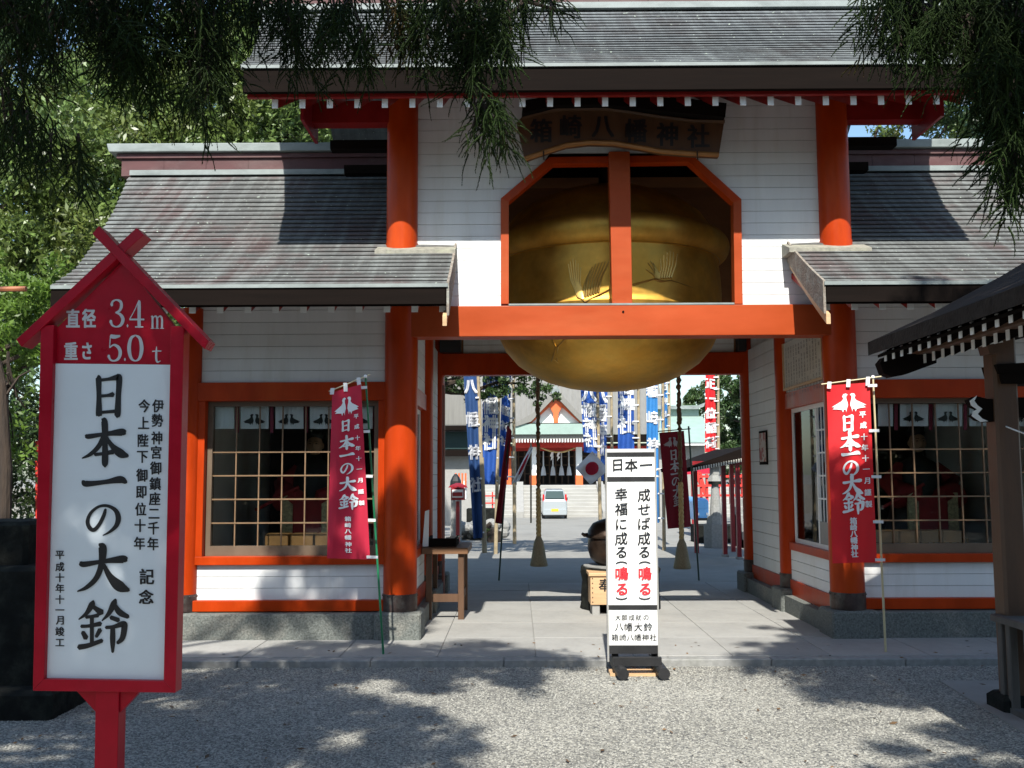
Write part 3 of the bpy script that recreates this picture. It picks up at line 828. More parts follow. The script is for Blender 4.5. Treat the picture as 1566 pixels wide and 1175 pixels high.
def wing_roof(side):
    P = [(YE, Z(436, YE, 450)), (YC, Z(374, YC, 640)), (YRG, Z(262, YRG, 300))]
    tab = [(437, 78), (412, 115), (366, 148), (320, 175), (261, 200), (200, 215)]
    def edge(y):
        z = lagr(P, y)
        py = project((-4, y, z))[1]
        t = sorted(tab)
        return X(np.interp(py, [q[0] for q in t], [q[1] for q in t]), y, py)
    inner_l = lambda y: X(697, YC, 372) if y < YC - .01 else XL - .02
    if side < 0:
        xl, xr = edge, inner_l
    else:
        xl = lambda y: (X(1204, YC, 372) if y < YC - .01 else XR + .02)
        xr = lambda y: 2 * XM - edge(y)
    # solid body under the courses, front strip in front of the wall + rest
    n1 = 27
    core = []
    def slab_poly(y0, y1, k=8, t=.22):
        ys_ = [y0 + (y1 - y0) * i / k for i in range(k + 1)]
        return [(y, lagr(P, y) - .045) for y in ys_] + [(y, lagr(P, y) - t) for y in ys_[::-1]]
    if side < 0: xin, xout, xg = X(697, YC, 372), edge(YE), XL - .03
    else: xin, xout, xg = X(1204, YC, 372), 2 * XM - edge(YE), XR + .03
    rf = MB().prismx(slab_poly(YE + .03, YC - .01), min(xin, xout) , max(xin, xout)).build('wing_roof', DKBR, gate)
    MB().prismx(slab_poly(YC - .012, YRG), min(xg, xout), max(xg, xout)).build('roof_deck', DKBR, rf)
    roof(rf, P, n1, xl, xr, SLATE, .2)
    # fascia under eave
    z1 = P[0][1]; z0 = Z(466, YE, 450)
    MB().box(xin + side * .02, xout, YE + .0, YE + .06, z0, z1 - .012).build('fascia', DKBR, rf)
    MB().box(xin, xout, YE - .015, YE + .05, z1 - .028, z1 + .006).build('eave_edge', VERDI, rf)
    # rake end
    k = 8; ys_ = [YE + (YC - .02 - YE) * i / k for i in range(k + 1)]
    poly = [(y, lagr(P, y) + .02) for y in ys_] + [(y, lagr(P, y) - .20 - .10 * (1 - (y - YE) / 1.2)) for y in ys_[::-1]]
    MB().prismx(poly, xin - .012 * 1, xin + .012).build('rake_board', BARKR, rf)
    poly = [(y, lagr(P, y) - .205 - .10 * (1 - (y - YE) / 1.2)) for y in ys_] + [(y, lagr(P, y) - .26 - .14 * (1 - (y - YE) / 1.2)) for y in ys_[::-1]]
    MB().prismx(poly, xin + side * .01, xin + side * .05).build('barge_board', LTWOOD, rf)
    # rear slope
    def rp(y): return 2 * YRG - y
    nn = 6
    vs = []
    ysr = [YE + (YRG - YE) * i / nn for i in range(nn + 1)]
    for y in ysr:
        vs += [(edge(YE) if side < 0 else XR, rp(y), lagr(P, y)), (XL if side < 0 else 2 * XM - edge(YE), rp(y), lagr(P, y))]
    mb = MB().add(vs, [(2 * i, 2 * i + 2, 2 * i + 3, 2 * i + 1) for i in range(nn)])
    mb.build('rear_slope', SLATE, rf)
    # gable infill
    MB().prismx([(YC, Z(470, YC)), (YR, Z(470, YC)), (YRG, P[2][1] - .15)], (XOL if side < 0 else XOR) - .04, (XOL if side < 0 else XOR) + .04).build('gable_wall', WHITE2, rf)
    # ridge
    xe = [X(p, YRG - .12, q) for p, q in ((186, 262), (170, 230), (200, 262))]
    if side > 0: xe = [2 * XM - q for q in xe]
    xi = XL - .03 if side < 0 else XR + .03
    zz = [Z(q, YRG - .12, 300) for q in (263, 244, 236, 222)]
    L_ = abs(xi - xe[0]); npan = 7
    for i in range(npan):
        u0 = xi + (xe[0] - xi) * i / npan; u1 = xi + (xe[0] - xi) * (i + 1) / npan
        MB().box(u0 + .002, u1 - .002, YRG - .12, YRG + .12, zz[0] - .05, zz[1] + .01).build('ridge_panel', COPPER, rf)
    MB().box(xi, xe[2], YRG - .16, YRG + .16, zz[0] - .05, zz[0] + .015).build('ridge_base', VERDI, rf)
    MB().box(xi, (xe[0] * .6 + xe[1] * .4), YRG - .15, YRG + .15, zz[1] + .012, zz[2]).build('ridge_moulding', COPPER, rf)
    MB().prism([(xi, zz[2] + .01), (xe[1], zz[2] + .01), (xe[1] + side * .03, zz[3]), (xi, zz[3])], YRG - .20, YRG + .20).build('ridge_cap', VERDI, rf, bevel=.01)
    # rafters
    zt_ = z0
    n = 0
    x = xin + side * .06
    while abs(x - xin) < abs(xout - xin) - .1:
        r_ = MB().prismx([(YE + .14, zt_ - .045), (YE + .14, zt_ + .02), (YC - .01, zt_ + .52), (YC - .01, zt_ + .46)], x - .03, x + .03).build('rafter', RED_SHADE, gate)
        MB().box(x - .031, x + .031, YE + .13, YE + .14, zt_ - .056, zt_ + .02).build('rafter_tip', WHITE2, r_)
        x += side * .268; n += 1
    # flashing round the upper column foot
    cx = XL if side < 0 else XR
    fx0, fx1 = (X(575, YC - .2, 380), X(697, YC - .2, 380)) if side < 0 else (X(1203, YC - .2, 380), X(1328, YC - .2, 380))
    mb = MB(); zf = Z(386, YC - .25, 640)
    mb.prismx([(YC - .30, zf - .03), (YC - .30, zf + .015), (YC - .02, zf + .12), (YC - .02, zf - .03)], fx0, fx1)
    mb.build('column_flashing', VERDB, rf)
BARKR = mat('bark_rake', (0.20, 0.17, 0.14), rough=0.9, var=0.35, scale=18, col2=(0.27, 0.28, 0.25), c2scale=8, bump=0.8, bscale=45)
VERDB = mat('mossy_flashing', (0.24, 0.23, 0.19), rough=0.8, var=0.3, scale=14, col2=(0.30, 0.30, 0.22), c2scale=6, bump=.4)
wing_roof(-1); wing_roof(1)

# --- upper roof
PU = [(YE + .05, Z(98, YE + .05, 900)), (YC + .3, Z(60, YC + .3, 900)), (YRG, Z(13, YRG, 900))]
# keep the slope gently concave
PU[1] = (YC + .3, PU[0][1] + (PU[2][1] - PU[0][1]) * ((YC + .3 - PU[0][0]) / (YRG - PU[0][0])) - .10)
tabU = [(0, 402), (12, 404), (84, 385), (107, 362), (120, 355)]
def uedge(y):
    z = lagr(PU, y); py = project((-2.6, y, z))[1]
    return X(np.interp(py, [q[0] for q in tabU], [q[1] for q in tabU]), y, py)
UXR = lambda y: 2 * (XM - .02) - uedge(y)
k = 8
ys_ = [YE + .08 + (YRG - YE - .08) * i / k for i in range(k + 1)]
urf = MB().prismx([(y, lagr(PU, y) - .045) for y in ys_] + [(y, lagr(PU, y) - .24) for y in ys_[::-1]], uedge(YE) + .02, UXR(YE) - .02).build('upper_roof', DKBR, gate)
roof(urf, PU, 22, uedge, UXR, SLATEU, .2)
z1 = PU[0][1]; z0 = Z(137, YE + .05, 900)
MB().box(uedge(YE) + .02, UXR(YE) - .02, YE + .06, YE + .12, z0, z1 - .01).build('fascia', DKBR, urf)
MB().box(uedge(YE), UXR(YE), YE + .04, YE + .1, z1 - .024, z1 + .008).build('eave_edge', VERDI, urf)
vs = []
for y in ys_:
    vs += [(uedge(YE), 2 * YRG - y, lagr(PU, y)), (UXR(YE), 2 * YRG - y, lagr(PU, y))]
MB().add(vs, [(2 * i, 2 * i + 2, 2 * i + 3, 2 * i + 1) for i in range(k)]).build('rear_slope', SLATEU, urf)
xe0, xe1 = uedge(YRG) - .1, UXR(YRG) + .1
for i in range(14):
    u0 = xe0 + (xe1 - xe0) * i / 14; u1 = xe0 + (xe1 - xe0) * (i + 1) / 14
    MB().box(u0 + .002, u1 - .002, YRG - .14, YRG + .14, PU[2][1] - .02, PU[2][1] + .22).build('ridge_panel', COPPER, urf)
MB().box(xe0, xe1, YRG - .18, YRG + .18, PU[2][1] - .08, PU[2][1] + .0).build('ridge_base', VERDI, urf)
MB().box(xe0 - .12, xe1 + .12, YRG - .22, YRG + .22, PU[2][1] + .222, PU[2][1] + .34).build('ridge_cap', VERDI, urf)
zt_ = z0
x = X(421, YE + .2, 145)
while x < UXR(YE) - .05:
    r_ = MB().prismx([(YE + .2, zt_ - .112), (YE + .2, zt_ + .0), (YC + .3, zt_ + .62), (YC + .3, zt_ + .52)], x - .028, x + .028).build('rafter', RED_SHADE, gate)
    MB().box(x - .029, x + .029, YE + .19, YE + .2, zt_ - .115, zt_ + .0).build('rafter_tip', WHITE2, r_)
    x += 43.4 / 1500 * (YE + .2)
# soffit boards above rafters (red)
MB().prismx([(YE + .12, zt_ + .02), (YE + .12, zt_ + .04), (YC + .3, zt_ + .66), (YC + .3, zt_ + .625)], uedge(YE) + .04, UXR(YE) - .04).build('soffit', RED_SHADE, gate)
MB().box(uedge(YE) + .04, UXR(YE) - .04, YE + .13, YE + .18, zt_ - .03, zt_ + .03).build('eave_batten', RED_SHADE, gate)
# purlins carrying the gable overhang and the gable boards
for sgn in (-1, 1):
    xa = XL - .1 if sgn < 0 else XR + .1
    xb = X(480, YC, 170) if sgn < 0 else 2 * XM - X(480, YC, 170)
    for y in (YC, YRG, YR):
        MB().box(xa, xb, y - .09, y + .09, Z(190, YC), Z(157, YC)).build('purlin', RED_SHADE, gate)
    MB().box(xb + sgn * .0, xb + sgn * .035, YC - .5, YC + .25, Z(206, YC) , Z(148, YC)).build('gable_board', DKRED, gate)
    MB().prismx([(YC, zc), (YR, zc), (YRG, PU[2][1] - .25)], xa - .03, xa + .03).build('gable_wall', WHITE2, gate)
    # ends of roof beams inside the overhang, dark
    for q in range(4):
        yy = YC + .5 + q * .9
        MB().box(xa, xb - sgn * .1, yy - .08, yy + .08, Z(206, YC), Z(192, YC)).build('roof_beam', DKBR, gate)
MB().box(XL - .1, XR + .1, YC - .09, YC + .09, Z(128, YC), Z(105, YC)).build('plate_beam', RED, gate)

# ================================================================== THE BELL
BY = 12.2
BX = X(930, BY, 560)
prof = [(0.0, 2.77), (.25, 2.782), (.5, 2.82), (.75, 2.89), (.95, 2.985), (1.13, 3.11), (1.27, 3.27), (1.36, 3.45), (1.415, 3.62), (1.43, 3.68), (1.405, 3.72), (1.405, 3.76),
        (1.41, 3.95), (1.40, 4.15), (1.375, 4.34)]
for a in range(-60, 75, 12): prof.append((1.365 + .155 * math.cos(R(a)), 4.52 + .165 * math.sin(R(a))))
prof += [(1.33, 4.72), (1.2, 4.92), (1.0, 5.08), (.7, 5.22), (.35, 5.3), (0.02, 5.32)]
bell = thing('great_bell', 'huge gilt bronze globe bell hanging inside the octagonal opening', 'bell', (BX, BY, 2.77))
body = MB().lathe(prof, (BX, BY, 0), 96).build('bell_body', BRONZE, bell, smooth=True)
pr_r = [p[0] for p in prof[:15]]; pr_z = [p[1] for p in prof[:15]]
def on_bell(px, py, lift=0.0):
    y = BY - 1.3
    for _ in range(6):
        p = at(px, py, y)
        r = float(np.interp(p.z, pr_z, pr_r)) + lift
        y = BY - math.sqrt(max(0.001, r * r - (p.x - BX) ** 2))
    return at(px, py, y)
# seams
MB().lathe([(1.165, 3.150), (1.174, 3.162), (1.176, 3.180)], (BX, BY, 0), 96, cap=False).build('seam', BRONZE, bell, smooth=True)
MB().lathe([(1.358, 4.34), (1.40, 4.35), (1.38, 4.37)], (BX, BY, 0), 96, cap=False).build('seam', BRONZE2, bell, smooth=True)
def feather(mb, pts, r0=.015, r1=.006):
    P = [on_bell(a, b_, .003) for a, b_ in pts]
    mb.path(P, [r0 + (r1 - r0) * i / (len(P) - 1) for i in range(len(P))], 5)
def crane(specs, label):
    mb = MB()
    for wing_base, wing_tips in specs['wings']:
        (bx0, by0), (bx1, by1) = wing_base
        n = len(wing_tips)
        for i, (tx, ty) in enumerate(wing_tips):
            t = i / (n - 1)
            sx, sy = bx0 + (bx1 - bx0) * t, by0 + (by1 - by0) * t
            mx, my = (sx + tx) / 2 + specs['bend'], (sy + ty) / 2
            feather(mb, [(sx, sy), ((sx + mx) / 2, (sy + my) / 2 - 1), (mx, my), ((tx + mx) / 2, (ty + my) / 2), (tx, ty)])
    for pts, r0, r1 in specs['lines']:
        feather(mb, pts, r0, r1)
    mb.build('crane_relief', BRONZE2, bell, smooth=True)
crane(dict(bend=-3, wings=[(((884, 455), (892, 458)), [(869, 404), (872, 400), (876, 396), (880, 398), (884, 403), (888, 409)]),
      (((892, 456), (915, 447)), [(902, 414), (906, 408), (911, 404), (916, 402), (921, 401), (926, 400), (931, 400)])],
      lines=[([(884, 455), (895, 462), (915, 452), (932, 443), (950, 440)], .017, .006), ([(915, 447), (917, 432), (924, 415), (931, 400)], .008, .004)]), '')
crane(dict(bend=2, wings=[(((1003, 425), (1008, 427)), [(988, 412), (991, 402), (995, 399), (999, 402), (1002, 408)]),
      (((1008, 426), (1026, 425)), [(1010, 396), (1015, 390), (1020, 386), (1025, 384), (1030, 386), (1036, 388)])],
      lines=[([(968, 436), (985, 431), (1000, 427), (1015, 430), (1026, 429), (1040, 433), (1060, 440)], .012, .004), ([(1003, 428), (1010, 431), (1016, 430)], .013, .008)]), '')
mb = MB()
feather(mb, [(843, 516), (850, 530), (846, 545)], .014, .008); feather(mb, [(866, 516), (853, 530), (852, 552)], .014, .008)
feather(mb, [(846, 545), (843, 553)], .01, .004); feather(mb, [(848, 550), (855, 556)], .008, .004)
mb.build('crane_relief', BRONZE2, bell)
MB().tube((BX, BY, 5.3), (BX, BY, zc - .2), .09, n=16).build('hanger', DKBRONZE, bell)

# ================================================================== PLAQUE
YP = 10.05
pl = thing('name_plaque', 'curved brown wooden plaque with black brushed characters under the upper eave', 'plaque', (*at(950, 240, YP)[:2], 0))
top = [(790, 188), (799, 178), (825, 170), (860, 165), (924, 165), (965, 170), (1010, 177), (1060, 183), (1108, 184)]
bot = [(1099, 240), (1055, 238), (1010, 234.5), (975, 228), (938, 222), (900, 221), (866, 225), (835, 235), (803, 246)]
board = MB().prism([xz(a, b_, YP) for a, b_ in top + bot], YP, YP + .07).build('panel', ORWOOD, pl)
rim = MB()
pts = bot[::-1]
P3 = [at(a, b_ - 3, YP - .02) for a, b_ in bot]
rim.path(P3, .026, 6); rim.build('lower_rim', RIM_LIT, pl)
MB().path([at(a, b_ + 2, YP - .02) for a, b_ in top[1:]], .022, 6).build('upper_rim', ORWOOD, pl)
cap = [(798, 176), (850, 163), (925, 162), (1010, 172), (1108, 181), (1110, 160), (1060, 154), (960, 148), (860, 146), (800, 156)]
MB().prism([xz(a, b_, YP - .1) for a, b_ in cap], YP - .14, YP + .12).build('hood', DKBR, pl)
W = Writing(lambda px, py, l: at(px, py, YP - l - .004))
for ch, x, y in zip('箱崎八幡神社', (827.5, 873, 922, 973, 1020.5, 1068), (200, 194, 194, 200, 205.5, 208.5)):
    W.char(ch, x, y, 33, 36, bold=.035)
W.build('lettering', INK, pl)
for px in (831, 1066):
    MB().path([at(px, 231, YP - .05), at(px + .5, 238, YP - .06), at(px + 1, 244, YP - .0), at(px + 1, 244, YC)], .008, 6).build('hook', DKBRONZE, pl)

# ================================================================== GUARDIANS, CURTAINS BEHIND THE WINDOWS
def dove_poly(mb, cx, cy, w_, h_, surf, lift=.003):
    for s in (-1, 1):
        vs = [surf(cx + s * (.03 + (.5 - x) * .94) * w_, cy + (y - .5) * h_, lift) for x, y in DOVE]
        mb.add(vs, [tuple(range(len(vs))) if s > 0 else tuple(range(len(vs) - 1, -1, -1))])
def curtain(px0, px1, c0, label, ytop, ybot, window):
    yq = YC + .13
    t = thing('crest_curtain', label, 'curtain', (X((px0 + px1) / 2, yq, 640), yq, Z(ytop, yq)), group=None)
    surf = lambda px, py, l: at(px, py, yq - l)
    c = c0
    while c - 22 < px1:
        a, b_ = max(px0, c - 21), min(px1, c + 22)
        if b_ - a > 6:
            vs = []; n = 8
            for j in range(3):
                for i in range(n + 1):
                    px = a + (b_ - a) * i / n
                    p = at(px, ytop + (ybot - ytop) * j / 2, yq); vs.append((p.x, p.y + .008 * math.sin(px * .3), p.z))
            MB().add(vs, [(j * (n + 1) + i, j * (n + 1) + i + 1, (j + 1) * (n + 1) + i + 1, (j + 1) * (n + 1) + i) for j in range(2) for i in range(n)]).build('cloth_panel', CURT, t)
            if a == c - 21 and b_ == c + 22:
                mb = MB(); dove_poly(mb, c, (ytop + ybot) / 2 + 3, 34, 18, surf, .012); mb.build('dove_crest', INK, t)
        if c + 29 < px1:
            MB().prism([xz(c + 24, ytop, yq), xz(c + 29, ytop, yq), xz(c + 29, ybot + 6, yq), xz(c + 24, ybot + 6, yq)], yq, yq + .01).build('cord', PURPLE, t)
        c += 53
def statue(cx, y, label):
    t = thing('guardian_statue', label, 'statue', (cx, y, PZ + .42))
    z = PZ + .42
    # stool, plinth
    MB().box(cx - .42, cx + .42, y - .42, y + .3, z, z + .26).build('base', LTWOOD, t)
    g = MB().box(cx - .40, cx + .40, y - .40, y - .38, z + .30, z + .325).box(cx - .40, cx + .40, y - .40, y - .38, z + .47, z + .49)
    for k in range(5): g.box(cx - .40 + .195 * k, cx - .38 + .195 * k, y - .40, y - .38, z + .26, z + .49)
    for k in range(4): g.path([(cx - .3 + .2 * k + .05 * math.cos(R(a)), y - .39, z + .40 + .045 * math.sin(R(a))) for a in range(0, 361, 45)], .006, 5)
    g.build('gilt_railing', GOLD, t)
    robe = MB().lathe([(.36, 0), (.40, .12), (.34, .35), (.25, .55), (.27, .78), (.22, .92), (.09, 1.0), (.07, 1.06)], (cx, y, z + .45), 24)
    robe.build('robe', FIGBLK, t, smooth=True)
    sl_ = MB()
    for s in (-1, 1):
        sl_.path([(cx + s * .18, y, z + 1.32), (cx + s * .36, y - .06, z + 1.12), (cx + s * .30, y - .26, z + .98), (cx + s * .10, y - .36, z + .98)], [.10, .14, .17, .10], 10)
    sl_.build('sleeve', FIGRED, t, smooth=True)
    MB().box(cx - .17, cx + .17, y - .43, y - .38, z + .55, z + .98).build('apron', FIGRED, t, bevel=.02)
    for s in (-1, 1): MB().box(cx + s * .17, cx + s * .29, y - .42, y - .37, z + .53, z + 1.02).build('brocade_band', BROCADE, t)
    hd = MB().ball((cx, y - .03, z + 1.62), (.095, .11, .13), 20, 14)
    hd.ball((cx, y - .145, z + 1.61), (.016, .025, .03), 8, 6)
    for s in (-1, 1): hd.ball((cx + s * .097, y - .02, z + 1.61), (.015, .025, .035), 8, 6)
    h = hd.build('head', SKIN, t, smooth=True)
    fe = MB()
    for s in (-1, 1):
        fe.ball((cx + s * .035, y - .128, z + 1.635), (.018, .008, .007), 8, 4); fe.box(cx + s * .015, cx + s * .055, y - .133, y - .12, z + 1.662, z + 1.668)
    fe.box(cx - .022, cx + .022, y - .134, y - .12, z + 1.553, z + 1.560)
    fe.build('facial_features', INK, h)
    MB().lathe([(.10, 0), (.105, .04), (.08, .10), (.05, .12), (.045, .2), (.02, .22)], (cx, y + .0, z + 1.70), 16).build('black_cap', FIGBLK, t, smooth=True)
    MB().tube((cx - .6, y - .45, z + .85), (cx - .1, y - .42, z + 1.12), .02, n=8).build('sword', FIGRED, t)
curtain(327, 572, 336 + 0, 'white dove crest curtain strip behind the left window', 622, 656, 0)
curtain(1343, 1600, 1397 - 53, 'white dove crest curtain strip behind the right window', 618, 652, 0)
statue(X(482, 12.0), 12.0, 'robed guardian statue in red behind the left lattice window')
statue(X(1402, 12.0), 12.0, 'robed guardian statue in shadow behind the right lattice window')
CHEST = mat('chest_wood', (.26, .13, .045), rough=.5, var=.2)
def boxes(px0, px1, n, py0, py1, y):
    for i in range(n):
        a = px0 + (px1 - px0) * i / n; b_ = px0 + (px1 - px0) * (i + 1) / n - 3
        o = MB().cbox(X(a, y, 830), X(b_, y, 830), y, y + .25, Z(py1, y), Z(py0, y), .006).build('wooden_chest', CHEST)
        yield o
for k, o in enumerate(boxes(405, 520, 3, 815, 838, 10.85)): tag(o, ['leftmost', 'middle', 'rightmost'][k] + ' of three plain wooden chests behind the left window', 'chest', 'chests behind the windows')
for k, o in enumerate(boxes(1345, 1475, 4, 814, 832, 10.85)): tag(o, ['leftmost', 'second from left', 'third from left', 'rightmost'][k] + ' of the four wooden chests behind the right window', 'chest', 'chests behind the right window')
# ================================================================== LEFT SIGN
YS = 4.6
sg = thing('post_sign', 'crimson house shaped post sign with white panel giving the bell size, at far left', 'sign', (*at(163, 1100, YS)[:2], 0))
def sxz(pts, Y=YS): return [xz(a, b_, Y) for a, b_ in pts]
MB().prism(sxz([(146, 1050), (182, 1050), (179, 1175), (174, 1430), (143, 1430), (144, 1175)]), YS + .0, YS + .09).build('post', SIGNR, sg, bevel=.004)
MB().prism(sxz([(75, 512), (187, 398), (276, 512), (262, 1048), (62, 1048)]), YS + .01, YS + .05).build('backboard', SIGNR, sg)
MB().prism(sxz([(84.5, 556), (262.5, 558), (252.5, 1040), (71, 1037)]), YS + .004, YS + .0095).build('white_panel', SIGNW, sg)
for p in ([(66, 500), (86, 498), (71, 1037), (54, 1055)], [(264, 500), (284, 500), (271, 1058), (253, 1040)], [(71, 1037), (253, 1040), (271, 1058), (54, 1055)]):
    MB().prism(sxz(p), YS - .025, YS + .06).build('frame_member', SIGNR, sg, bevel=.003)
for p in ([(114, 1057), (145, 1057), (145, 1091)], [(182, 1057), (212, 1058), (182, 1091)]):
    MB().prism(sxz(p), YS + .015, YS + .06).build('corner_bracket', SIGNR, sg)
MB().prism(sxz([(30, 521), (38, 532), (224, 362), (213, 351)]), YS - .035, YS + .07).build('crossed_rafter', SIGNR, sg, bevel=.003)
MB().prism(sxz([(324, 524), (317, 536), (147, 361), (157, 349)]), YS - .045, YS + .06).build('crossed_rafter', SIGNR, sg, bevel=.003)
W = Writing(lambda px, py, l: at(px, py, YS + .003 - l))
for ch, x, y, w_, h_ in (('日', 165.5, 605, 62, 64), ('本', 160.5, 677, 70, 72), ('一', 160, 739, 70, 66), ('の', 158.5, 794, 56, 50), ('大', 158.5, 870, 80, 76), ('鈴', 157.5, 957, 74, 76)):
    W.char(ch, x, y, w_, h_, brush=True, slant=.03, wmul=1.42)
for i, (ch, y) in enumerate(zip('伊勢神宮御鎮座二千年', (621, 643, 670, 692, 716, 740, 763, 786, 808, 832))):
    W.char(ch, 241.5 - .85 * i, y, 17, 20, bold=.03)
for i, (ch, y) in enumerate(zip('今上陛下御即位十年', (621, 647, 674, 699, 727, 753, 779, 804, 831))):
    W.char(ch, 220.5 - .9 * i, y, 17, 20, bold=.03)
W.char('記', 224.5, 882, 22, 24, bold=.035); W.char('念', 223.5, 913, 22, 22, bold=.035)
for i, (ch, y) in enumerate(zip('平成十年十一月竣工', (849, 867, 883.5, 900, 917, 933, 949, 966, 983))):
    W.char(ch, 91.5, y, 13.5, 14, bold=.03)
W.build('lettering', INK, sg)
W = Writing(lambda px, py, l: at(px, py, YS + .009 - l))
for ch, x, y, w_, h_ in (('直', 111.5, 487, 20, 29), ('径', 136, 487, 20, 29), ('重', 108.5, 537, 20, 28), ('さ', 133, 537, 18, 28)):
    W.char(ch, x, y, w_, h_, bold=.045)
for ch, x, y, w_, h_ in (('3', 179, 479.5, 30, 42), ('.', 195, 480, 16, 42), ('4', 209, 480, 27, 42), ('m', 241, 488, 22, 30), ('5', 175.5, 532.5, 28, 40), ('.', 191, 532.5, 16, 40), ('0', 207, 532.5, 31, 40), ('t', 241, 541, 20, 28)):
    W.char(ch, x, y, w_, h_, brush=True, wmul=1.25)
W.build('silver_lettering', SILV, sg)

# ================================================================== CENTRE SIGN
YK = 8.72
ck = thing('standing_sign', 'tall white board with black and red lettering on black log feet before the passage', 'sign', (*at(967, 1020, YK)[:2], 0))
Q = [(927, 687), (1001.5, 686.5), (1007.5, 1003), (930.5, 1003)]
def onk(u, v, l=0.0, Y=YK):
    a = np.array(Q, float)
    p = (a[0] * (1 - u) + a[1] * u) * (1 - v) + (a[3] * (1 - u) + a[2] * u) * v
    return at(p[0], p[1], Y - l)
def uvk(px, py):
    v = (py - 687) / 316.0
    xl_ = 927 + 3.5 * v; xr_ = 1001.5 + 6 * v
    return (px - xl_) / (xr_ - xl_), v
MB().prism([(onk(u, v).x, onk(u, v).z) for u, v in ((0, 0), (1, 0), (1, .955), (0, .955))], YK + .002, YK + .03).build('board', WHITE2, ck)
for u0, u1, nme in ((-.02, .015, 'edge_strip'), (.985, 1.02, 'edge_strip')):
    MB().prism([(onk(u, v).x, onk(u, v).z) for u, v in ((u0, -.003), (u1, -.003), (u1, 1.03), (u0, 1.03))], YK + .001, YK + .035).build(nme, GREYWALL, ck)
for y0, y1 in ((692, 698.5), (729.5, 736.5), (925.5, 932.5), (987, 1000)):
    v0, v1 = (y0 - 687) / 316, (y1 - 687) / 316
    MB().prism([(onk(u, v).x, onk(u, v).z) for u, v in ((.016, v0), (.984, v0), (.984, v1), (.016, v1))], YK - .004, YK + .001).build('black_band', BLACK, ck)
for c in (944, 1004):
    a = at(c, 1016, YK - .25); 
    p0 = Vector((X(c, YK), YK - .24, .06)); p1 = Vector((X(c - 6, YK + .2), YK + .38, .06))
    MB().tube(p0, p1, .050, n=14).build('log_foot', BLACK, ck, smooth=True)
    MB().prism([(X(c - 6, YK) - .03, .1), (X(c - 6, YK) + .03, .1), (X(c - 8, YK) + .02, .34), (X(c - 8, YK) - .03, .34)], YK + .036, YK + .09).build('upright', BLACK, ck)
MB().box(X(932, YK), X(1004, YK), YK - .1, YK - .04, .10, .17).build('cross_bar', BLACK, ck)
MB().box(X(928, YK), X(1008, YK), YK - .05, YK + .16, .005, .03).build('base_plank', LTWOOD, ck)
def kput(W, ch, px, py, s, **k):
    W.char(ch, px, py, s, s, **k)
sk = lambda px, py, l: onk(*uvk(px, py), l + .004)
W = Writing(sk); WR = Writing(sk)
for ch, x in zip('日本一', (944.5, 965.5, 988)): kput(W, ch, x, 711.5, 19.5, bold=.02, slant=.06)
ys_r = (757.5, 779.5, 801, 824, 845)
for ch, y in zip('成せば成る', ys_r): kput(W, ch, 985, y, 19.5, bold=.015, slant=.08)
for ch, y in zip('幸福に成る', (756, 779, 802, 824, 845)): kput(W, ch, 950, y, 19.5, bold=.015, slant=.08)
for cx in (950.5, 986):
    for sgn, yy in ((-1, 861), (1, 915)):
        pts = [(cx + 9.5 * math.cos(R(a)), yy + sgn * (-1) * (3 - 4.5 * math.sin(R(a))) ) for a in range(20, 161, 20)]
        W.mb.add([sk(a, b_ - .9, .003) for a, b_ in pts] + [sk(a, b_ + .9, .003) for a, b_ in pts[::-1]], [tuple(range(2 * len(pts)))])
    for ch, y in (('鳴', 877.5), ('る', 901.5)): kput(WR, ch, cx + .5, y, 20.5, bold=.03, slant=.08)
for ch, x in zip('大願成就の', (945, 955, 966, 976.5, 988)): kput(W, ch, x, 944.5, 9.2, bold=.01, slant=.05)
for ch, x in zip('八幡大鈴', (947, 961, 976, 991)): kput(W, ch, x, 959, 13, bold=.01, slant=.05)
for ch, x in zip('箱崎八幡神社', (940.5, 952.5, 964, 975.5, 987, 999)): kput(W, ch, x, 975, 10.8, bold=.01, slant=.05)
W.build('lettering', INK, ck); WR.build('red_lettering', REDINK, ck)

# ================================================================== BANNERS
def surf_quad(q, Y, amp, ph=0, skewY=0.0, nfold=1.6):
    a = np.array(q, float)   # TL TR BR BL
    def s(u, v, l=0):
        p = (a[0] * (1 - u) + a[1] * u) * (1 - v) + (a[3] * (1 - u) + a[2] * u) * v
        dy = amp * (.25 + v) * math.sin(2 * math.pi * (nfold * u + .55 * v) + ph) + amp * .5 * math.sin(9 * v + 3 * u + ph * 2) + skewY * (u - .5)
        return at(p[0], p[1], Y + dy) + Vector((0, -l, 0))
    return s
def cloth(q, Y, amp, m, parent, name='cloth', ph=0, skewY=0, nu=14, nv=36, nfold=1.6):
    s = surf_quad(q, Y, amp, ph, skewY, nfold)
    mb = MB().add([s(i / nu, j / nv) for j in range(nv + 1) for i in range(nu + 1)],
                  [(j * (nu + 1) + i, (j + 1) * (nu + 1) + i, (j + 1) * (nu + 1) + i + 1, j * (nu + 1) + i + 1) for j in range(nv) for i in range(nu)])
    o = mb.build(name, m, parent); o.data.shade_smooth()
    return s
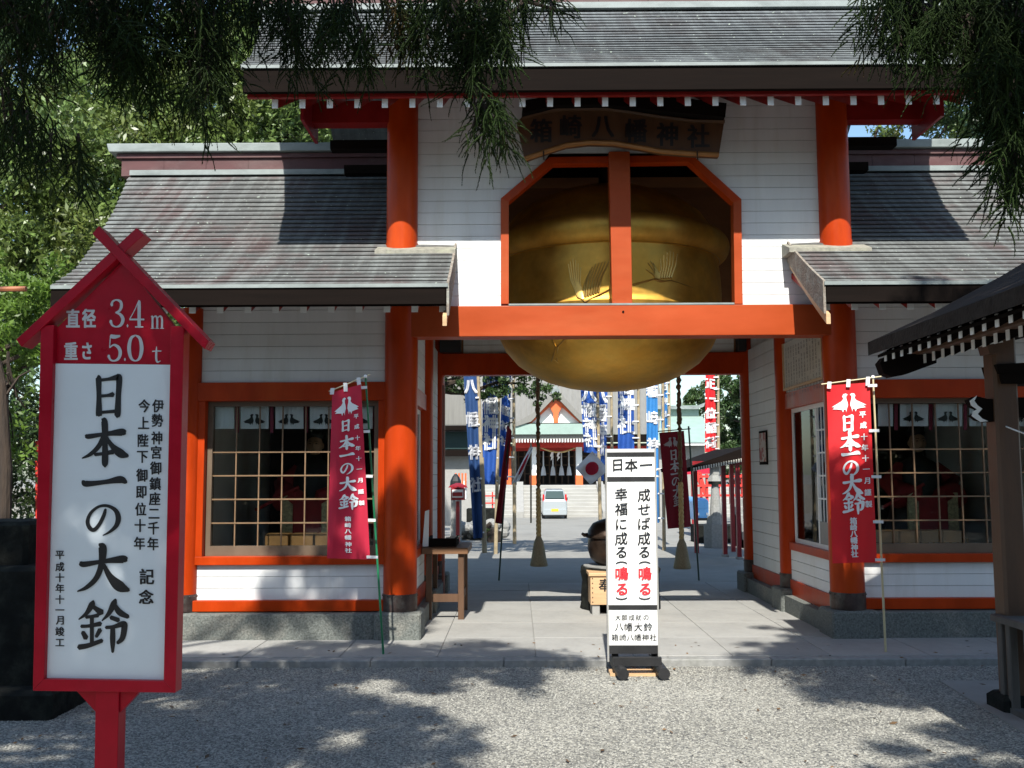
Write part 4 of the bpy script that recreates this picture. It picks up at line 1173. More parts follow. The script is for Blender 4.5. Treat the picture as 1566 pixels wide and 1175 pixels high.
def big_nobori(label, q, Y, m, pole, polem, rod, ph, ink=WINK, amp=.018, skewY=0, group='banners advertising the bell'):
    (ax, ay), (bx, by) = pole
    gp = gnd(bx, by) if Y < 10 else at(bx, by, Y)
    t = thing('nobori_banner', label, 'banner', (gp.x, gp.y, 0), group)
    s = cloth(q, Y, amp, m, t, ph=ph, skewY=skewY)
    # aspect: u spans width, v spans height
    wpx = np.hypot(q[1][0] - q[0][0], q[1][1] - q[0][1]); hpx = q[3][1] - q[0][1]
    k = wpx / hpx
    W = Writing(lambda u, v, l: s(u, v, .006 + l))
    def put(ch, u, v, su, brush=False, **kw): W.char(ch, u, v, su, su * k, brush=brush, **kw)
    for ch, u, v, z_ in (('日', .46, .218, .37), ('本', .49, .318, .46), ('一', .50, .393, .44), ('の', .49, .47, .38), ('大', .51, .562, .47), ('鈴', .52, .665, .48)):
        put(ch, u, v, z_, brush=True, wmul=1.7)
    for ch, v in zip('平成十年十一月謹製', (.176, .235, .30, .36, .42, .48, .545, .61, .675)):
        put(ch, .80 + .12 * (v - .17), v, .15, bold=.04)
    for ch, v in zip('箱崎八幡神社', (.765, .802, .838, .874, .914, .95)):
        put(ch, .50, v, .155, bold=.04)
    mb = W.mb
    dove_poly(mb, .5, .105, .80, .11, lambda u, v, l: s(u, v, .007))
    W.build('printed_design', ink, t)
    rp_ = pole
    yp = Y + .02
    P0 = at(ax, ay, yp)
    MB().tube(gp, P0, .011, .009, n=10).build('pole', polem, t, smooth=True)
    MB().ball(P0, .018, 10, 6).build('pole_cap', WHITE2, t)
    MB().tube(at(*rod[0], yp), at(*rod[1], yp), .006, n=8).build('cross_rod', polem if polem != POLEG else POLEY, t)
    def onrod(tt): return (rod[0][0] + (rod[1][0] - rod[0][0]) * tt, rod[0][1] + (rod[1][1] - rod[0][1]) * tt)
    for u in (.04, .48, .93):
        a = s(u, 0); tt = (project(a)[0] - rod[0][0]) / (rod[1][0] - rod[0][0]); b_ = at(*onrod(tt), yp)
        MB().prism([(a.x - .018, a.z - .03), (a.x + .018, a.z - .03), (b_.x + .018, b_.z + .012), (b_.x - .018, b_.z + .012)], Y - .02, Y - .012).build('hanging_loop', CLOTHW, t)
    for v in (.02, .27, .525, .775, .985):
        a = s(1.0, v)
        py = project(a)[1]
        tt = (py - ay) / (by - ay); pp = at(ax + (bx - ax) * tt, py, yp)
        MB().prism([(a.x - .03, a.z - .012), (pp.x + .015, pp.z - .012), (pp.x + .015, pp.z + .014), (a.x - .03, a.z + .014)], Y - .035, Y - .029).build('side_loop', CLOTHW, t)
    return t
big_nobori('bright red banner on a cream pole before the right pavilion', [(1264, 590), (1330, 585), (1341, 860), (1273, 862)], 9.12, CLOTHR, ((1335, 577), (1355, 1008)), POLEY, ((1256, 588), (1348, 576)), 0)
big_nobori('crimson banner on a thin green pole before the left pavilion', [(508, 600), (552, 588), (566, 856), (500, 854)], 9.12, CLOTHC, ((559, 576), (587, 1012)), POLEG, ((503, 599), (566, 573)), 1.1, skewY=-.1)
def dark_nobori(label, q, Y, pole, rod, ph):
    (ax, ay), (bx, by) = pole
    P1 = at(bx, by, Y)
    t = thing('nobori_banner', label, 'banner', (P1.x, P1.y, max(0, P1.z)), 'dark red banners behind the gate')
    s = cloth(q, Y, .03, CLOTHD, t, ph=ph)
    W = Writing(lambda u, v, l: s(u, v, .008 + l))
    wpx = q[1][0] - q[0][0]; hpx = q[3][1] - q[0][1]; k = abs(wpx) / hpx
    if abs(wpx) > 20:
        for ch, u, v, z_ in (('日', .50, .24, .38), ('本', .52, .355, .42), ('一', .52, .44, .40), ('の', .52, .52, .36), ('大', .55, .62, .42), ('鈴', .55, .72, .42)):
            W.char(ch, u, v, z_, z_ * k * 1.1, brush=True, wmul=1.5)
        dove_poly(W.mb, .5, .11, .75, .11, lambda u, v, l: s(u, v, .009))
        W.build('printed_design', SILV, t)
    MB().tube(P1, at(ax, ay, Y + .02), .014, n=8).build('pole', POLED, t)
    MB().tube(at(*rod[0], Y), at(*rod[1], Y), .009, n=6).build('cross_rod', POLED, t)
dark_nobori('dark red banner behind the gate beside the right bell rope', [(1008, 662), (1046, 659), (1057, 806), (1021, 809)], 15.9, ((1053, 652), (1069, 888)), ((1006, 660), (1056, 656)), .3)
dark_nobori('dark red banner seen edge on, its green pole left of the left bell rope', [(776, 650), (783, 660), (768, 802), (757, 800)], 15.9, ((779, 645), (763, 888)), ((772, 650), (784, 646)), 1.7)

def shrine_banner(label, q, Y, m, text, pole, v0=.12, dv=.17, size=.75, small=None, ink=WINK, ph=0, amp=.05):
    (ax, ay), (bx, by) = pole
    P1 = at(bx, by, Y)
    t = thing('shrine_banner', label, 'banner', (P1.x, P1.y, P1.z), 'tall shrine banners behind the gate')
    s = cloth(q, Y, amp, m, t, ph=ph)
    W = Writing(lambda u, v, l: s(u, v, .015 + l * 3))
    wpx = max(8, abs(q[1][0] - q[0][0])); hpx = q[3][1] - q[0][1]; k = wpx / hpx
    for i, ch in enumerate(text):
        W.char(ch, .5, v0 + dv * i, min(1.0, size * 1.18), min(size * k * 1.4, dv * .95), bold=.06)
    if small:
        for i, ch in enumerate(small): W.char(ch, .5, .78 + .035 * i, .3, .033, bold=.03)
    W.build('lettering', ink, t)
    MB().tube(P1, at(ax, ay, Y), .045 if Y > 18 else .03, .03, n=8).build('pole', BAMBOO, t)
    for v in np.linspace(.03, .97, 7):
        a = s(1, v); tt = (project(a)[1] - ay) / (by - ay); b_ = at(ax + (bx - ax) * tt, ay + (by - ay) * tt, Y)
        MB().path([a + Vector((-.04, -.02, 0)), b_ + Vector((0, -.05, 0))], .02, 4).build('side_loop', CLOTHW, t)
    return t
shrine_banner('navy blue banner hanging twisted beside the left passage post', [(708, 560), (728, 560), (741, 822), (724, 824)], 19, CLOTHN, '八幡神社', ((729, 520), (741, 846)), .12, .19, .8, ph=.4, ink=SILV)
shrine_banner('deep blue banner with large white characters, second from the left', [(739, 520), (765, 520), (762, 742), (737, 740)], 22, CLOTHB, '箱崎八幡神社', ((765, 500), (758, 850)), .08, .125, .85, ph=1.0)
shrine_banner('narrow blue banner turned half away, third from the left', [(770, 540), (783, 545), (777, 735), (762, 728)], 23, CLOTHB, '箱崎八幡神社', ((785, 500), (787, 832)), .08, .125, .8, ph=2.0)
shrine_banner('folded blue banner just right of the bell bottom', [(885, 540), (910, 540), (918, 694), (893, 692)], 24, CLOTHB, '箱崎八幡神社', ((912, 500), (918, 800)), .12, .15, .8, ph=2.4)
shrine_banner('blue banner rising behind the small flag with the red disc', [(906, 540), (930, 540), (927, 735), (908, 735)], 25.5, CLOTHB, '箱崎八幡神社', ((934, 500), (937, 800)), .05, .14, .8, ph=.8)
shrine_banner('blue banner right behind the top of the white sign', [(945, 540), (969, 540), (970, 700), (945, 698)], 24.5, CLOTHB, '八幡神社', ((975, 500), (979, 820)), .12, .19, .85, ph=1.6)
shrine_banner('light blue banner showing right of the white sign', [(988, 560), (1005, 560), (1008, 800), (990, 798)], 23, CLOTHL, '箱崎神社', ((1013, 520), (1016, 880)), .16, .17, .8, ph=.2)
shrine_banner('narrow light blue banner farthest right of the blue row', [(1011, 550), (1020, 550), (1021, 655), (1011, 655)], 25, CLOTHL, '八幡神社', ((1023, 520), (1024, 800)), .2, .2, .8, ph=.9)
shrine_banner('tall red banner with white characters on white poles', [(1079, 572), (1093, 574), (1096, 690), (1078, 692)], 27, CLOTHR, '正一位稲荷', ((1098, 540), (1099, 720)), .12, .19, .85, ph=.9)

def flag(label, q, Y, pole):
    P1 = at(pole[1][0], pole[1][1], Y)
    t = thing('disc_flag', label, 'flag', (P1.x, P1.y, P1.z), 'small flags behind the gate')
    s = cloth(q, Y, .04, CLOTHW, t, nu=8, nv=8)
    W = MB(); W.add([s(.5 + .27 * math.cos(R(a)), .5 + .29 * math.sin(R(a)), .05) for a in range(0, 360, 15)], [tuple(range(24))[::-1]])
    W.build('red_disc', CLOTHC, t)
    MB().tube(P1, at(*pole[0], Y + .03), .016, n=6).build('pole', BAMBOO, t)
flag('small white flag with red disc, opened out left of the white sign', [(906, 690), (931, 719), (903, 742), (880, 716)], 17.5, ((924, 716), (931, 800)))
flag('small white flag with red disc hanging folded left of the bell rope', [(812, 680), (815, 686), (794, 736), (782, 740)], 17.5, ((812, 678), (812, 800)))

# ================================================================== BELL ROPES
for px, label, zk in ((823, 'left bell rope of twisted straw ending in a tassel', 0), (1040, 'right bell rope of twisted straw hanging by the dark red banner', 1)):
    YQ = 15.3
    x = X(px, YQ); zt0 = Z(866 if not zk else 870, YQ, px)
    t = thing('bell_rope', label, 'bell rope', (x, YQ, zt0), 'bell ropes hanging behind the gate')
    zt1 = Z(825, YQ, px)
    zc0 = Z(748 if not zk else 738, YQ, px); zc1 = Z(560, YQ, px) + .3
    MB().lathe([(.13, 0), (.138, .02), (.115, .12), (.095, .25), (.07, .38), (.05, .42), (.035, .46)], (x, YQ, zt0), 20).build('tassel', TASSEL, t, smooth=True)
    for st in range(3):
        mb = MB(); pts = []
        for i in range(41):
            z_ = zt1 + (zc0 - zt1) * i / 40; a = 2 * math.pi * (st / 3 + i / 40 * 4.2)
            pts.append((x + .020 * math.cos(a), YQ + .020 * math.sin(a), z_))
        mb.path(pts, .023, 7); mb.build('rope_strand', ROPE, t, smooth=True)
    mb = MB(); pts = []; rs_ = []
    for i in range(70):
        z_ = zc0 + (zc1 - zc0) * i / 69
        pts.append((x + random.uniform(-.008, .008), YQ, z_)); rs_.append(random.uniform(.02, .045))
    mb.path(pts, rs_, 8); mb.build('frayed_cover', ROPED, t)

# ================================================================== TABLE, PAPERS
YT = 11.55
xt0, xt1 = XL + .16, X(716, YT)
zt = Z(838, YT, 690)
tb = thing('wooden_table', 'small brown wooden table against the left wall of the passage', 'table', ((xt0 + xt1) / 2, YT + .4, PZ))
MB().cbox(xt0 - .05, xt1, YT - .02, YT + .95, zt - .07, zt, .006).build('tabletop', BROWNX, tb)
for x in (xt0, xt1 - .12):
    for y in (YT + .02, YT + .82):
        MB().cbox(x, x + .07, y, y + .07, PZ, zt - .071, .005).build('leg', BROWN, tb)
MB().box(xt0 + .07, xt1 - .12, YT + .04, YT + .07, PZ + .20, PZ + .29).build('stretcher', BROWN, tb)
MB().box(xt1 - .10, xt1 - .07, YT + .09, YT + .82, PZ + .20, PZ + .29).build('stretcher', BROWN, tb)
bxn = MB().box(xt0, xt1 - .15, YT + .15, YT + .75, zt, zt + .04).box(xt0, xt1 - .15, YT + .15, YT + .17, zt + .04, zt + .10).box(xt0, xt0 + .02, YT + .17, YT + .75, zt + .04, zt + .10).box(xt1 - .17, xt1 - .15, YT + .17, YT + .75, zt + .04, zt + .10)
o = bxn.build('shallow_tray', DKBR); tag(o, 'shallow dark tray of slips on the brown table', 'tray')
for i in range(5):
    c = MB().box(xt0 + .05 + .05 * i, xt0 + .20 + .05 * i, YT + .22 + .07 * i, YT + .40 + .07 * i, zt + .041 + .012 * i, zt + .051 + .012 * i).build('paper_bundle', PAPER)
    tag(c, ['lowest', 'second lowest', 'middle', 'second highest', 'topmost'][i] + ' grey paper bundle fanned in the tray on the brown table', 'paper bundle', 'paper bundles in the tray')
o = MB().prism([xz(646, 836, YT + .1), xz(650, 782, YT + .1), xz(656, 780, YT + .1), xz(655, 836, YT + .1)], YT + .1, YT + .13).build('upright_card', WHITE2)
tag(o, 'narrow white card standing at the wall end of the brown table', 'card')

# ================================================================== OFFERTORY BOX, PEDESTAL, BRONZE POT
YB = 11.9
o = thing('offering_box', 'pale nailed wooden offering box behind the white sign', 'box', (X(950, YB), YB + .2, PZ))
x0, x1 = X(903, YB, 900), X(1000, YB, 900); z0, z1 = Z(925, YB, 920), Z(881, YB, 920)
MB().cbox(x0, x1, YB, YB + .42, z0, z1, .006).build('chest', LTWOOD, o)
MB().cbox(x0 - .02, x1 + .02, YB - .02, YB + .44, z1 + .001, z1 + .035, .005).build('lid', LTWOOD, o)
for xx in (x0 + .02, x1 - .11): MB().cbox(xx, xx + .09, YB + .02, YB + .40, PZ, z0 - .001, .004).build('foot', GREYWALL, o)
nl = MB()
for xx in (x0 + .025, x1 - .025):
    for i in range(6): nl.ball((xx, YB - .002, z0 + .03 + (z1 - z0 - .06) * i / 5), .008, 6, 4)
q = nl.build('nail', DKBRONZE, o); q['kind'] = 'stuff'
W = Writing(lambda px, py, l: at(px, py, YB - l)); W.char('奉', 925, 895, 18, 20, bold=.03); W.char('納', 975, 895, 18, 20, bold=.03); W.build('lettering', INK, o)
px_, pY = 948, 12.55
pd = thing('stone_pedestal', 'round rough sided stone pedestal behind the offering box', 'pedestal', (X(px_, pY), pY, PZ))
xc_ = X(px_, pY, 880); rad = xc_ - X(888, pY, 880)
mb = MB(); n = 26
zp = Z(866, pY, 900)
profp = [(rad, PZ), (rad * 1.0, PZ + .1), (rad * .97, zp - .16), (rad, zp - .08), (rad * 1.02, zp - .03), (rad * .97, zp)]
vs = []; fs = []
for k_, (r, z_) in enumerate(profp):
    for i in range(n):
        a = 2 * math.pi * i / n; rr_ = r * (1 + random.uniform(-.03, .03))
        vs.append((xc_ + rr_ * math.cos(a), pY + rr_ * math.sin(a), z_ + random.uniform(-.008, .008)))
for k_ in range(len(profp) - 1):
    for i in range(n): fs.append((k_ * n + i, k_ * n + (i + 1) % n, (k_ + 1) * n + (i + 1) % n, (k_ + 1) * n + i))
fs.append(tuple(range((len(profp) - 1) * n, len(profp) * n)))
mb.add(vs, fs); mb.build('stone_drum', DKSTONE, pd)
MB().lathe([(rad * .93, zp - .002), (rad * .93, zp + .012), (.01, zp + .014)], (xc_, pY, 0), 26).build('stone_top', LTSTONE, pd)
kb = Z(862, pY, 920)
xp_ = X(932, pY, 840); s_ = (xp_ - X(898.5, pY, 840))
pot = thing('bronze_pot', 'dark bronze round pot with domed lid on the stone pedestal', 'pot', (xp_, pY, zp + .012))
hh = Z(822, pY, 900) - zp
MB().lathe([(.10, zp + .012), (s_ * .6, zp + .03), (s_ * .88, zp + hh * .3), (s_ * 1.0, zp + hh * .62), (s_ * .98, zp + hh * .9), (s_ * .95, zp + hh)], (xp_, pY, 0), 32).build('bowl', DKBRONZE, pot, smooth=True)
lz = Z(822, pY, 900); lt = Z(795, pY, 900)
MB().lathe([(s_ * 1.06, lz), (s_ * 1.08, lz + .02), (s_ * 1.0, lz + .04), (s_ * .97, lz + (lt - lz) * .4), (s_ * .75, lz + (lt - lz) * .8), (s_ * .4, lt), (.02, lt + .02)], (xp_, pY, 0), 32).build('lid', DKBRONZE, pot, smooth=True)
MB().path([(xp_ - s_ * .95, pY, lz + .03), (xp_ - s_ * 1.15, pY - .02, lz + .03), (xp_ - s_ * 1.25, pY - .03, lz + .05)], [.03, .025, .018], 8).build('spout', DKBRONZE, pot, smooth=True)
MB().tube((xp_, pY, lt), (xp_, pY, lt + .1), .03, .012, n=10).build('finial', DKBRONZE, pot)

# ================================================================== NOTICES ON THE RIGHT INNER WALL
xf = XR - .085
nb = thing('notice_board', 'large board of small vertical writing high on the right passage wall', 'notice', (xf, YC + 1.0, Z(598, 11.2)))
y0, y1 = YC + .22, YM - .22; z0, z1 = ZG['nag1'] + .06, zbeam0 + .15
MB().box(xf - .03, xf - .004, y0, y1, z0, z1).build('panel', PAPER, nb)
for a in ((y0 - .03, y0, z0 - .03, z1), (y1, y1 + .03, z0 - .03, z1), (y0, y1, z0 - .03, z0)): MB().box(xf - .045, xf - .002, *a).build('frame_member', LTWOOD, nb)
W = Writing(lambda a, b_, l: Vector((xf - .03 - l, a, b_)))
txt = '日本一大鈴奉納成就神社八幡宮年月記念人名伊勢平安家内開運'
wv = MB()
for i in range(13):
    yy = y1 - .1 - (y1 - y0 - .2) * i / 12
    for j in range(13):
        if random.random() < .12: continue
        v, f = glyph(random.choice(txt), 0)
        wv.add([Vector((xf - .0325, yy - x * .05, z1 - .09 - j * .047 + y * .042)) for x, y in v], [tuple(reversed(q)) for q in f])
wv.build('lettering', INK, nb)
po = thing('poster', 'small framed picture with brown and red shapes on the right passage wall', 'poster', (xf, 13.3, 1.9))
ya, yb = 13.15, 13.55; za, zb = Z(712, 13.3), Z(660, 13.3)
MB().box(xf - .02, xf - .002, ya, yb, za, zb).build('frame', DKBR, po)
MB().box(xf - .024, xf - .0205, ya + .03, yb - .03, za + .04, zb - .03).build('print', mat('print_art', (.45, .36, .30), var=.2, scale=3, col2=(.30, .04, .03), c2scale=6, c2lo=.48, c2hi=.52), po)
# gong cord / conduit on the left rear post
o = MB().tube((XL + .20, YR - .5, PZ), (XL + .20, YR - .5, 3.0), .02, n=8).build('drain_pipe', mat('pipe_red_brown', (.25, .1, .08), rough=.4)); tag(o, 'thin vertical pipe running up the left passage wall', 'pipe')

# ================================================================== BACKGROUND HALL, STEPS, CAR
GZ = -.45
YH = 54
st = thing('stone_steps', 'wide pale stone steps leading up to the worship hall', 'steps', (X(870, 49), 49, GZ))
zt_ = Z(742, YH, 880)
ns = 9
STEPM = mat('step_stone', (.30, .295, .275), rough=.85, var=.12, scale=4, stretch=(.3, 1, 1))
for i in range(ns):
    z1_ = GZ + (zt_ - GZ) * (i + 1) / ns; y0_ = 50 + i * .42
    MB().cbox(X(770, 50) - 2, X(1040, 50) + 4, y0_, y0_ + .55, GZ - .2, z1_, .03).build('step', STEPM, st)
for px in (793, 1008 - 85):
    x0_ = X(px - 3, 50); MB().prismx([(49.7, GZ), (49.7, GZ + .3), (53.6, zt_ + .2), (53.6, GZ)], x0_, x0_ + .35).build('step_cheek', GREYWALL, st)
b = MB().box(-40, 40, 53.9, 75, GZ - .2, zt_ - .01); t_ = b.build('hall_terrace', COURT); t_['kind'] = 'structure'
hall = thing('worship_hall', 'distant worship hall with grey curved roof and orange gabled porch', 'hall', (X(850, YH + 3), YH + 3, zt_))
def hb(name, p0, p1, Y0, Y1, m):
    return MB().box(X(p0[0], Y0, p0[1]), X(p1[0], Y0, p1[1]), Y0, Y1, Z(p1[1], Y0, p0[0]), Z(p0[1], Y0, p0[0])).build(name, m, hall)
Y1_ = YH + 1
for px in (811.5, 881.5):
    hb('porch_column', (px - .5, 684), (px + 9, 727), Y1_, Y1_ + .5, WHITE2)
    hb('column_foot', (px - 1, 727), (px + 10, 743), Y1_ - .1, Y1_ + .5, ORANGE)
for px in (775, 945, 1010): hb('porch_column', (px, 684), (px + 7, 743), Y1_ + 4, Y1_ + 4.5, ORANGE)
hb('porch_beam', (787, 672), (900, 685), Y1_ + .02, Y1_ + .45, HALLRED)
hb('porch_beam', (780, 683), (1000, 690), Y1_ + 4.2, Y1_ + 4.8, HALLRED)
hb('dark_opening', (790, 686), (1000, 742), Y1_ + 5, Y1_ + 9, DARKIN)
for i in range(11): hb('lattice_bar', (792 + 9.5 * i, 689), (794 + 9.5 * i, 742), Y1_ + 4.6, Y1_ + 4.8, BROWN)
for i in range(3): hb('lattice_rail', (790, 698 + 13 * i), (900, 699.5 + 13 * i), Y1_ + 4.55, Y1_ + 4.6, BROWN)
for px in (831, 845.5, 858.5, 870): 
    MB().lathe([(.16, Z(727, Y1_ + 2)), (.10, Z(716, Y1_ + 2)), (.04, Z(712, Y1_ + 2)), (.03, Z(690, Y1_ + 2))], (X(px, Y1_ + 2), Y1_ + 2, 0), 10).build('hall_bell_rope', CLOTHW, hall)
mb = MB(); P_ = [at(826 + 56 * i / 10, 684 + 8 * math.sin(math.pi * i / 10), Y1_ + .6) for i in range(11)]
mb.path(P_, .05, 5); mb.build('sacred_straw_rope', ROPE, hall)
for px in (843, 853): MB().prism([xz(px, 692, Y1_ + .6), xz(px + 4, 692, Y1_ + .6), xz(px + 1, 698, Y1_ + .6), xz(px + 4, 699, Y1_ + .6), xz(px - 1, 705, Y1_ + .6), xz(px, 699, Y1_ + .6), xz(px - 2, 698, Y1_ + .6)], Y1_ + .55, Y1_ + .57).build('paper_streamer', WHITE2, hall)
# porch roof: front eave bands, then gable
Yg = Y1_ - 1.5
for a, b2, m_, dy in ((648, 664, GREENROOF, 0), (664, 671, HALLROOF, .2)):
    MB().box(X(783, Yg), X(905, Yg), Yg + dy, Yg + 3, Z(b2, Yg), Z(a, Yg)).build('porch_eave', m_, hall)
for i in range(26):
    px = 789 + 4.4 * i
    MB().box(X(px, Yg, 670), X(px + 2, Yg, 670), Yg + .1, Yg + 1, Z(676, Yg), Z(671.2, Yg)).build('rafter_tip', WHITE2, hall)
def gpoly(pts, Y0, Y1, name, m): MB().prism([xz(a, b_, Y0) for a, b_ in pts], Y0, Y1).build(name, m, hall)
gpoly([(805, 647), (850, 614), (893, 647)], Yg + .5, Yg + .7, 'gable_wall', WHITE2)
gpoly([(800, 648), (850, 605), (850, 614), (812, 648)], Yg + .3, Yg + .5, 'barge_board', ORANGE)
gpoly([(850, 605), (900, 648), (888, 648), (850, 614)], Yg + .3, Yg + .5, 'barge_board', ORANGE)
gpoly([(838, 618), (850, 612), (862, 618), (854, 632), (853, 647), (847, 647), (846, 632)], Yg + .25, Yg + .45, 'gable_ornament', ORANGE)
gpoly([(783, 650), (815, 632), (850, 594), (850, 606), (812, 645), (790, 652)], Yg - .1, Yg + 7, 'gable_roof', HALLROOF)
gpoly([(850, 594), (885, 632), (917, 650), (910, 652), (888, 645), (850, 606)], Yg - .1, Yg + 7, 'gable_roof', HALLROOF)
gpoly([(844, 596), (850, 590), (856, 596), (856, 603), (850, 598), (844, 603)], Yg - .3, Yg + 7, 'gable_ridge', VERDI)
# main roof behind, with a shallow concave slope
Ym = Yg + 4
mb = MB(); rows = [(Ym, 664, 655, 1032), (Ym + 2, 640, 665, 1020), (Ym + 4, 610, 678, 1012), (Ym + 6.5, 575, 690, 1005), (Ym + 8, 545, 690, 1005)]
vs = []
for Y_, py, a, b_ in rows:
    for i in range(13): vs.append(tuple(at(a + (b_ - a) * i / 12, py, Y_)))
mb.add(vs, [(j * 13 + i, j * 13 + i + 1, (j + 1) * 13 + i + 1, (j + 1) * 13 + i) for j in range(4) for i in range(12)])
o = mb.build('main_roof', HALLROOF, hall); o.data.shade_smooth()
MB().box(X(655, Ym), X(1032, Ym), Ym + .05, Ym + 1, Z(676, Ym), Z(664.5, Ym)).build('main_eave', DKBR, hall)
MB().box(X(665, Ym + 3), X(1025, Ym + 3), Ym + 3, Ym + 3.3, zt_, Z(676, Ym)).build('hall_wall', GREYWALL, hall)
# battens on the roof
for i in range(46):
    px0 = 660 + 8 * i
    mb = MB(); mb.path([at(min(1028, max(a, px0 + (850 - px0) * .0)), py, Y_ - .06) for Y_, py, a, b_ in rows[:4] if a - 1 <= px0 <= b_ + 1] or [at(px0, 660, Ym), at(px0, 650, Ym + 1)], .03, 4)
    mb.build('roof_batten', HALLROOF, hall)

# car
YCAR = 47.5
cx0, cx1 = X(829.5, YCAR, 780), X(867.5, YCAR, 780); cz = Z(793, YCAR); cw = cx1 - cx0; cm = (cx0 + cx1) / 2
car = thing('parked_car', 'small pale silver hatchback parked before the stone steps, seen from behind', 'car', (cm, YCAR, cz))
def car_sec(y, zb_, zw, ztp, wb, wt):
    return [(cm - wb, y, zb_), (cm - wb * 1.02, y, (zb_ + zw) / 2), (cm - wb * .98, y, zw), (cm - wt, y, ztp - .04), (cm - wt * .85, y, ztp), (cm + wt * .85, y, ztp), (cm + wt, y, ztp - .04), (cm + wb * .98, y, zw), (cm + wb * 1.02, y, (zb_ + zw) / 2), (cm + wb, y, zb_)]
h_ = Z(748, YCAR) - cz
secs = [car_sec(YCAR + .0, cz + .22, cz + h_ * .55, cz + h_ * .60, cw * .46, cw * .44), car_sec(YCAR + .12, cz + .18, cz + h_ * .58, cz + h_ * .72, cw * .5, cw * .44), car_sec(YCAR + .45, cz + .18, cz + h_ * .6, cz + h_ * .97, cw * .5, cw * .375),
        car_sec(YCAR + 1.5, cz + .18, cz + h_ * .6, cz + h_, cw * .5, cw * .38), car_sec(YCAR + 2.3, cz + .18, cz + h_ * .58, cz + h_ * .95, cw * .5, cw * .38), car_sec(YCAR + 2.9, cz + .18, cz + h_ * .52, cz + h_ * .62, cw * .49, cw * .42), car_sec(YCAR + 3.5, cz + .2, cz + h_ * .42, cz + h_ * .5, cw * .45, cw * .4)]
mb = MB(); vs = [v for s2 in secs for v in s2]; n = 10
fs = [(k_ * n + i, k_ * n + (i + 1) % n, (k_ + 1) * n + (i + 1) % n, (k_ + 1) * n + i) for k_ in range(len(secs) - 1) for i in range(n)] + [tuple(range(n)), tuple(range((len(secs) - 1) * n, len(secs) * n))[::-1]]
mb.add(vs, fs); mb.build('body', CARP, car, fix=True, bevel=.06)
MB().add([(cm - cw * .39, YCAR + .0, cz + h_ * .68), (cm + cw * .39, YCAR + .0, cz + h_ * .68), (cm + cw * .34, YCAR + .26, cz + h_ * .93), (cm - cw * .34, YCAR + .26, cz + h_ * .93)], [(0, 1, 2, 3)]).build('rear_window', CARG, car)
MB().box(cm - cw * .47, cm + cw * .47, YCAR - .08, YCAR + .1, cz + .18, cz + .42).build('bumper', CARP, car)
MB().box(cm - cw * .46, cm + cw * .46, YCAR - .07, YCAR + .1, cz + .12, cz + .178).build('bumper_skirt', BLACK, car)
for s in (-1, 1):
    MB().box(cm + s * cw * .415, cm + s * cw * .485, YCAR + .06, YCAR + .2, cz + h_ * .58, cz + h_ * .82).build('tail_lamp', TAIL, car)
    MB().box(cm + s * cw * .5, cm + s * cw * .6, YCAR + 1.9, YCAR + 2.0, cz + h_ * .58, cz + h_ * .68).build('side_mirror', BLACK, car)
    for yy in (YCAR + .55, YCAR + 2.8): 
        w_ = MB().tube((cm + s * cw * .40, yy, cz + .28), (cm + s * cw * .505, yy, cz + .28), .28, n=18).build('wheel', TYRE, car)
MB().box(cm - .17, cm + .17, YCAR - .09, YCAR - .081, cz + .34, cz + .46).build('number_plate', PLATE, car)

# ================================================================== BACKGROUND, RIGHT OF THE PASSAGE
gh = thing('green_roofed_building', 'pale building with light green roof right of the hall', 'building', (X(1045, 44), 44, GZ))
Yq = 42
mb = MB(); vs = []
for Y_, py, a, b_ in ((Yq, 677, 1005, 1084), (Yq + 2, 655, 1008, 1080), (Yq + 4, 637, 1010, 1075)):
    vs += [tuple(at(a, py, Y_)), tuple(at(b_, py, Y_))]
mb.add(vs, [(0, 1, 3, 2), (2, 3, 5, 4)]); mb.build('roof', GREENROOF, gh)
MB().box(X(1005, Yq + 4), X(1070, Yq + 4), Yq + 4, Yq + 4.4, Z(637, Yq + 4), Z(621, Yq + 4)).build('ridge', GREENROOF, gh)
MB().prism([xz(1000, 621, Yq + 3.8), xz(1066, 621, Yq + 3.8), xz(1078, 616, Yq + 3.8), xz(1076, 622, Yq + 3.8), xz(1066, 626, Yq + 3.8), xz(1000, 626, Yq + 3.8)], Yq + 3.7, Yq + 4.7).build('ridge_cap', VERDI, gh)
MB().box(X(1008, Yq + .6), X(1078, Yq + .6), Yq + .6, Yq + 4, GZ, Z(677, Yq + .6)).build('wall', GREYWALL, gh)
MB().box(X(1005, Yq), X(1084, Yq), Yq + .05, Yq + .3, Z(682, Yq), Z(677.5, Yq)).build('fascia', WHITE2, gh)
sh = thing('red_post_shelter', 'low open shelter with dark roof on deep red posts inside the right opening', 'shelter', (X(1118, 20), 20, 0))
YX = 19
RFX = [(1050, 716), (1146, 682), (1160, 684), (1160, 704), (1052, 722)]
MB().prism([xz(a, b_, YX) for a, b_ in RFX[:2] + [(1200, 682), (1200, 702), (1146, 704), (1052, 722)]], YX, YX + 3.5).build('roof', DKBR, sh)
for i in range(24):
    px = 1056 + 3.8 * i; py = 722 - (px - 1052) * .19
    MB().box(X(px, YX, py), X(px + 1.8, YX, py), YX - .06, YX - .02, Z(py + 1, YX), Z(py - 4.5, YX)).build('rafter_tip', PAPER, sh)
for px, yb_, y_ in ((1107.5, 849, YX + .3), (1129, 853, YX + .1), (1064, 851, YX + 3), (1120, 845, YX + 3.2)):
    MB().box(X(px - 3, y_, 750), X(px + 3, y_, 750), y_, y_ + .1, Z(yb_, y_), Z(706, y_)).build('post', DKRED, sh)
    MB().cbox(X(px - 4.5, y_, 750), X(px + 4.5, y_, 750), y_ - .03, y_ + .13, Z(yb_ + 4, y_), Z(yb_, y_), .01).build('footing', LTSTONE, sh)
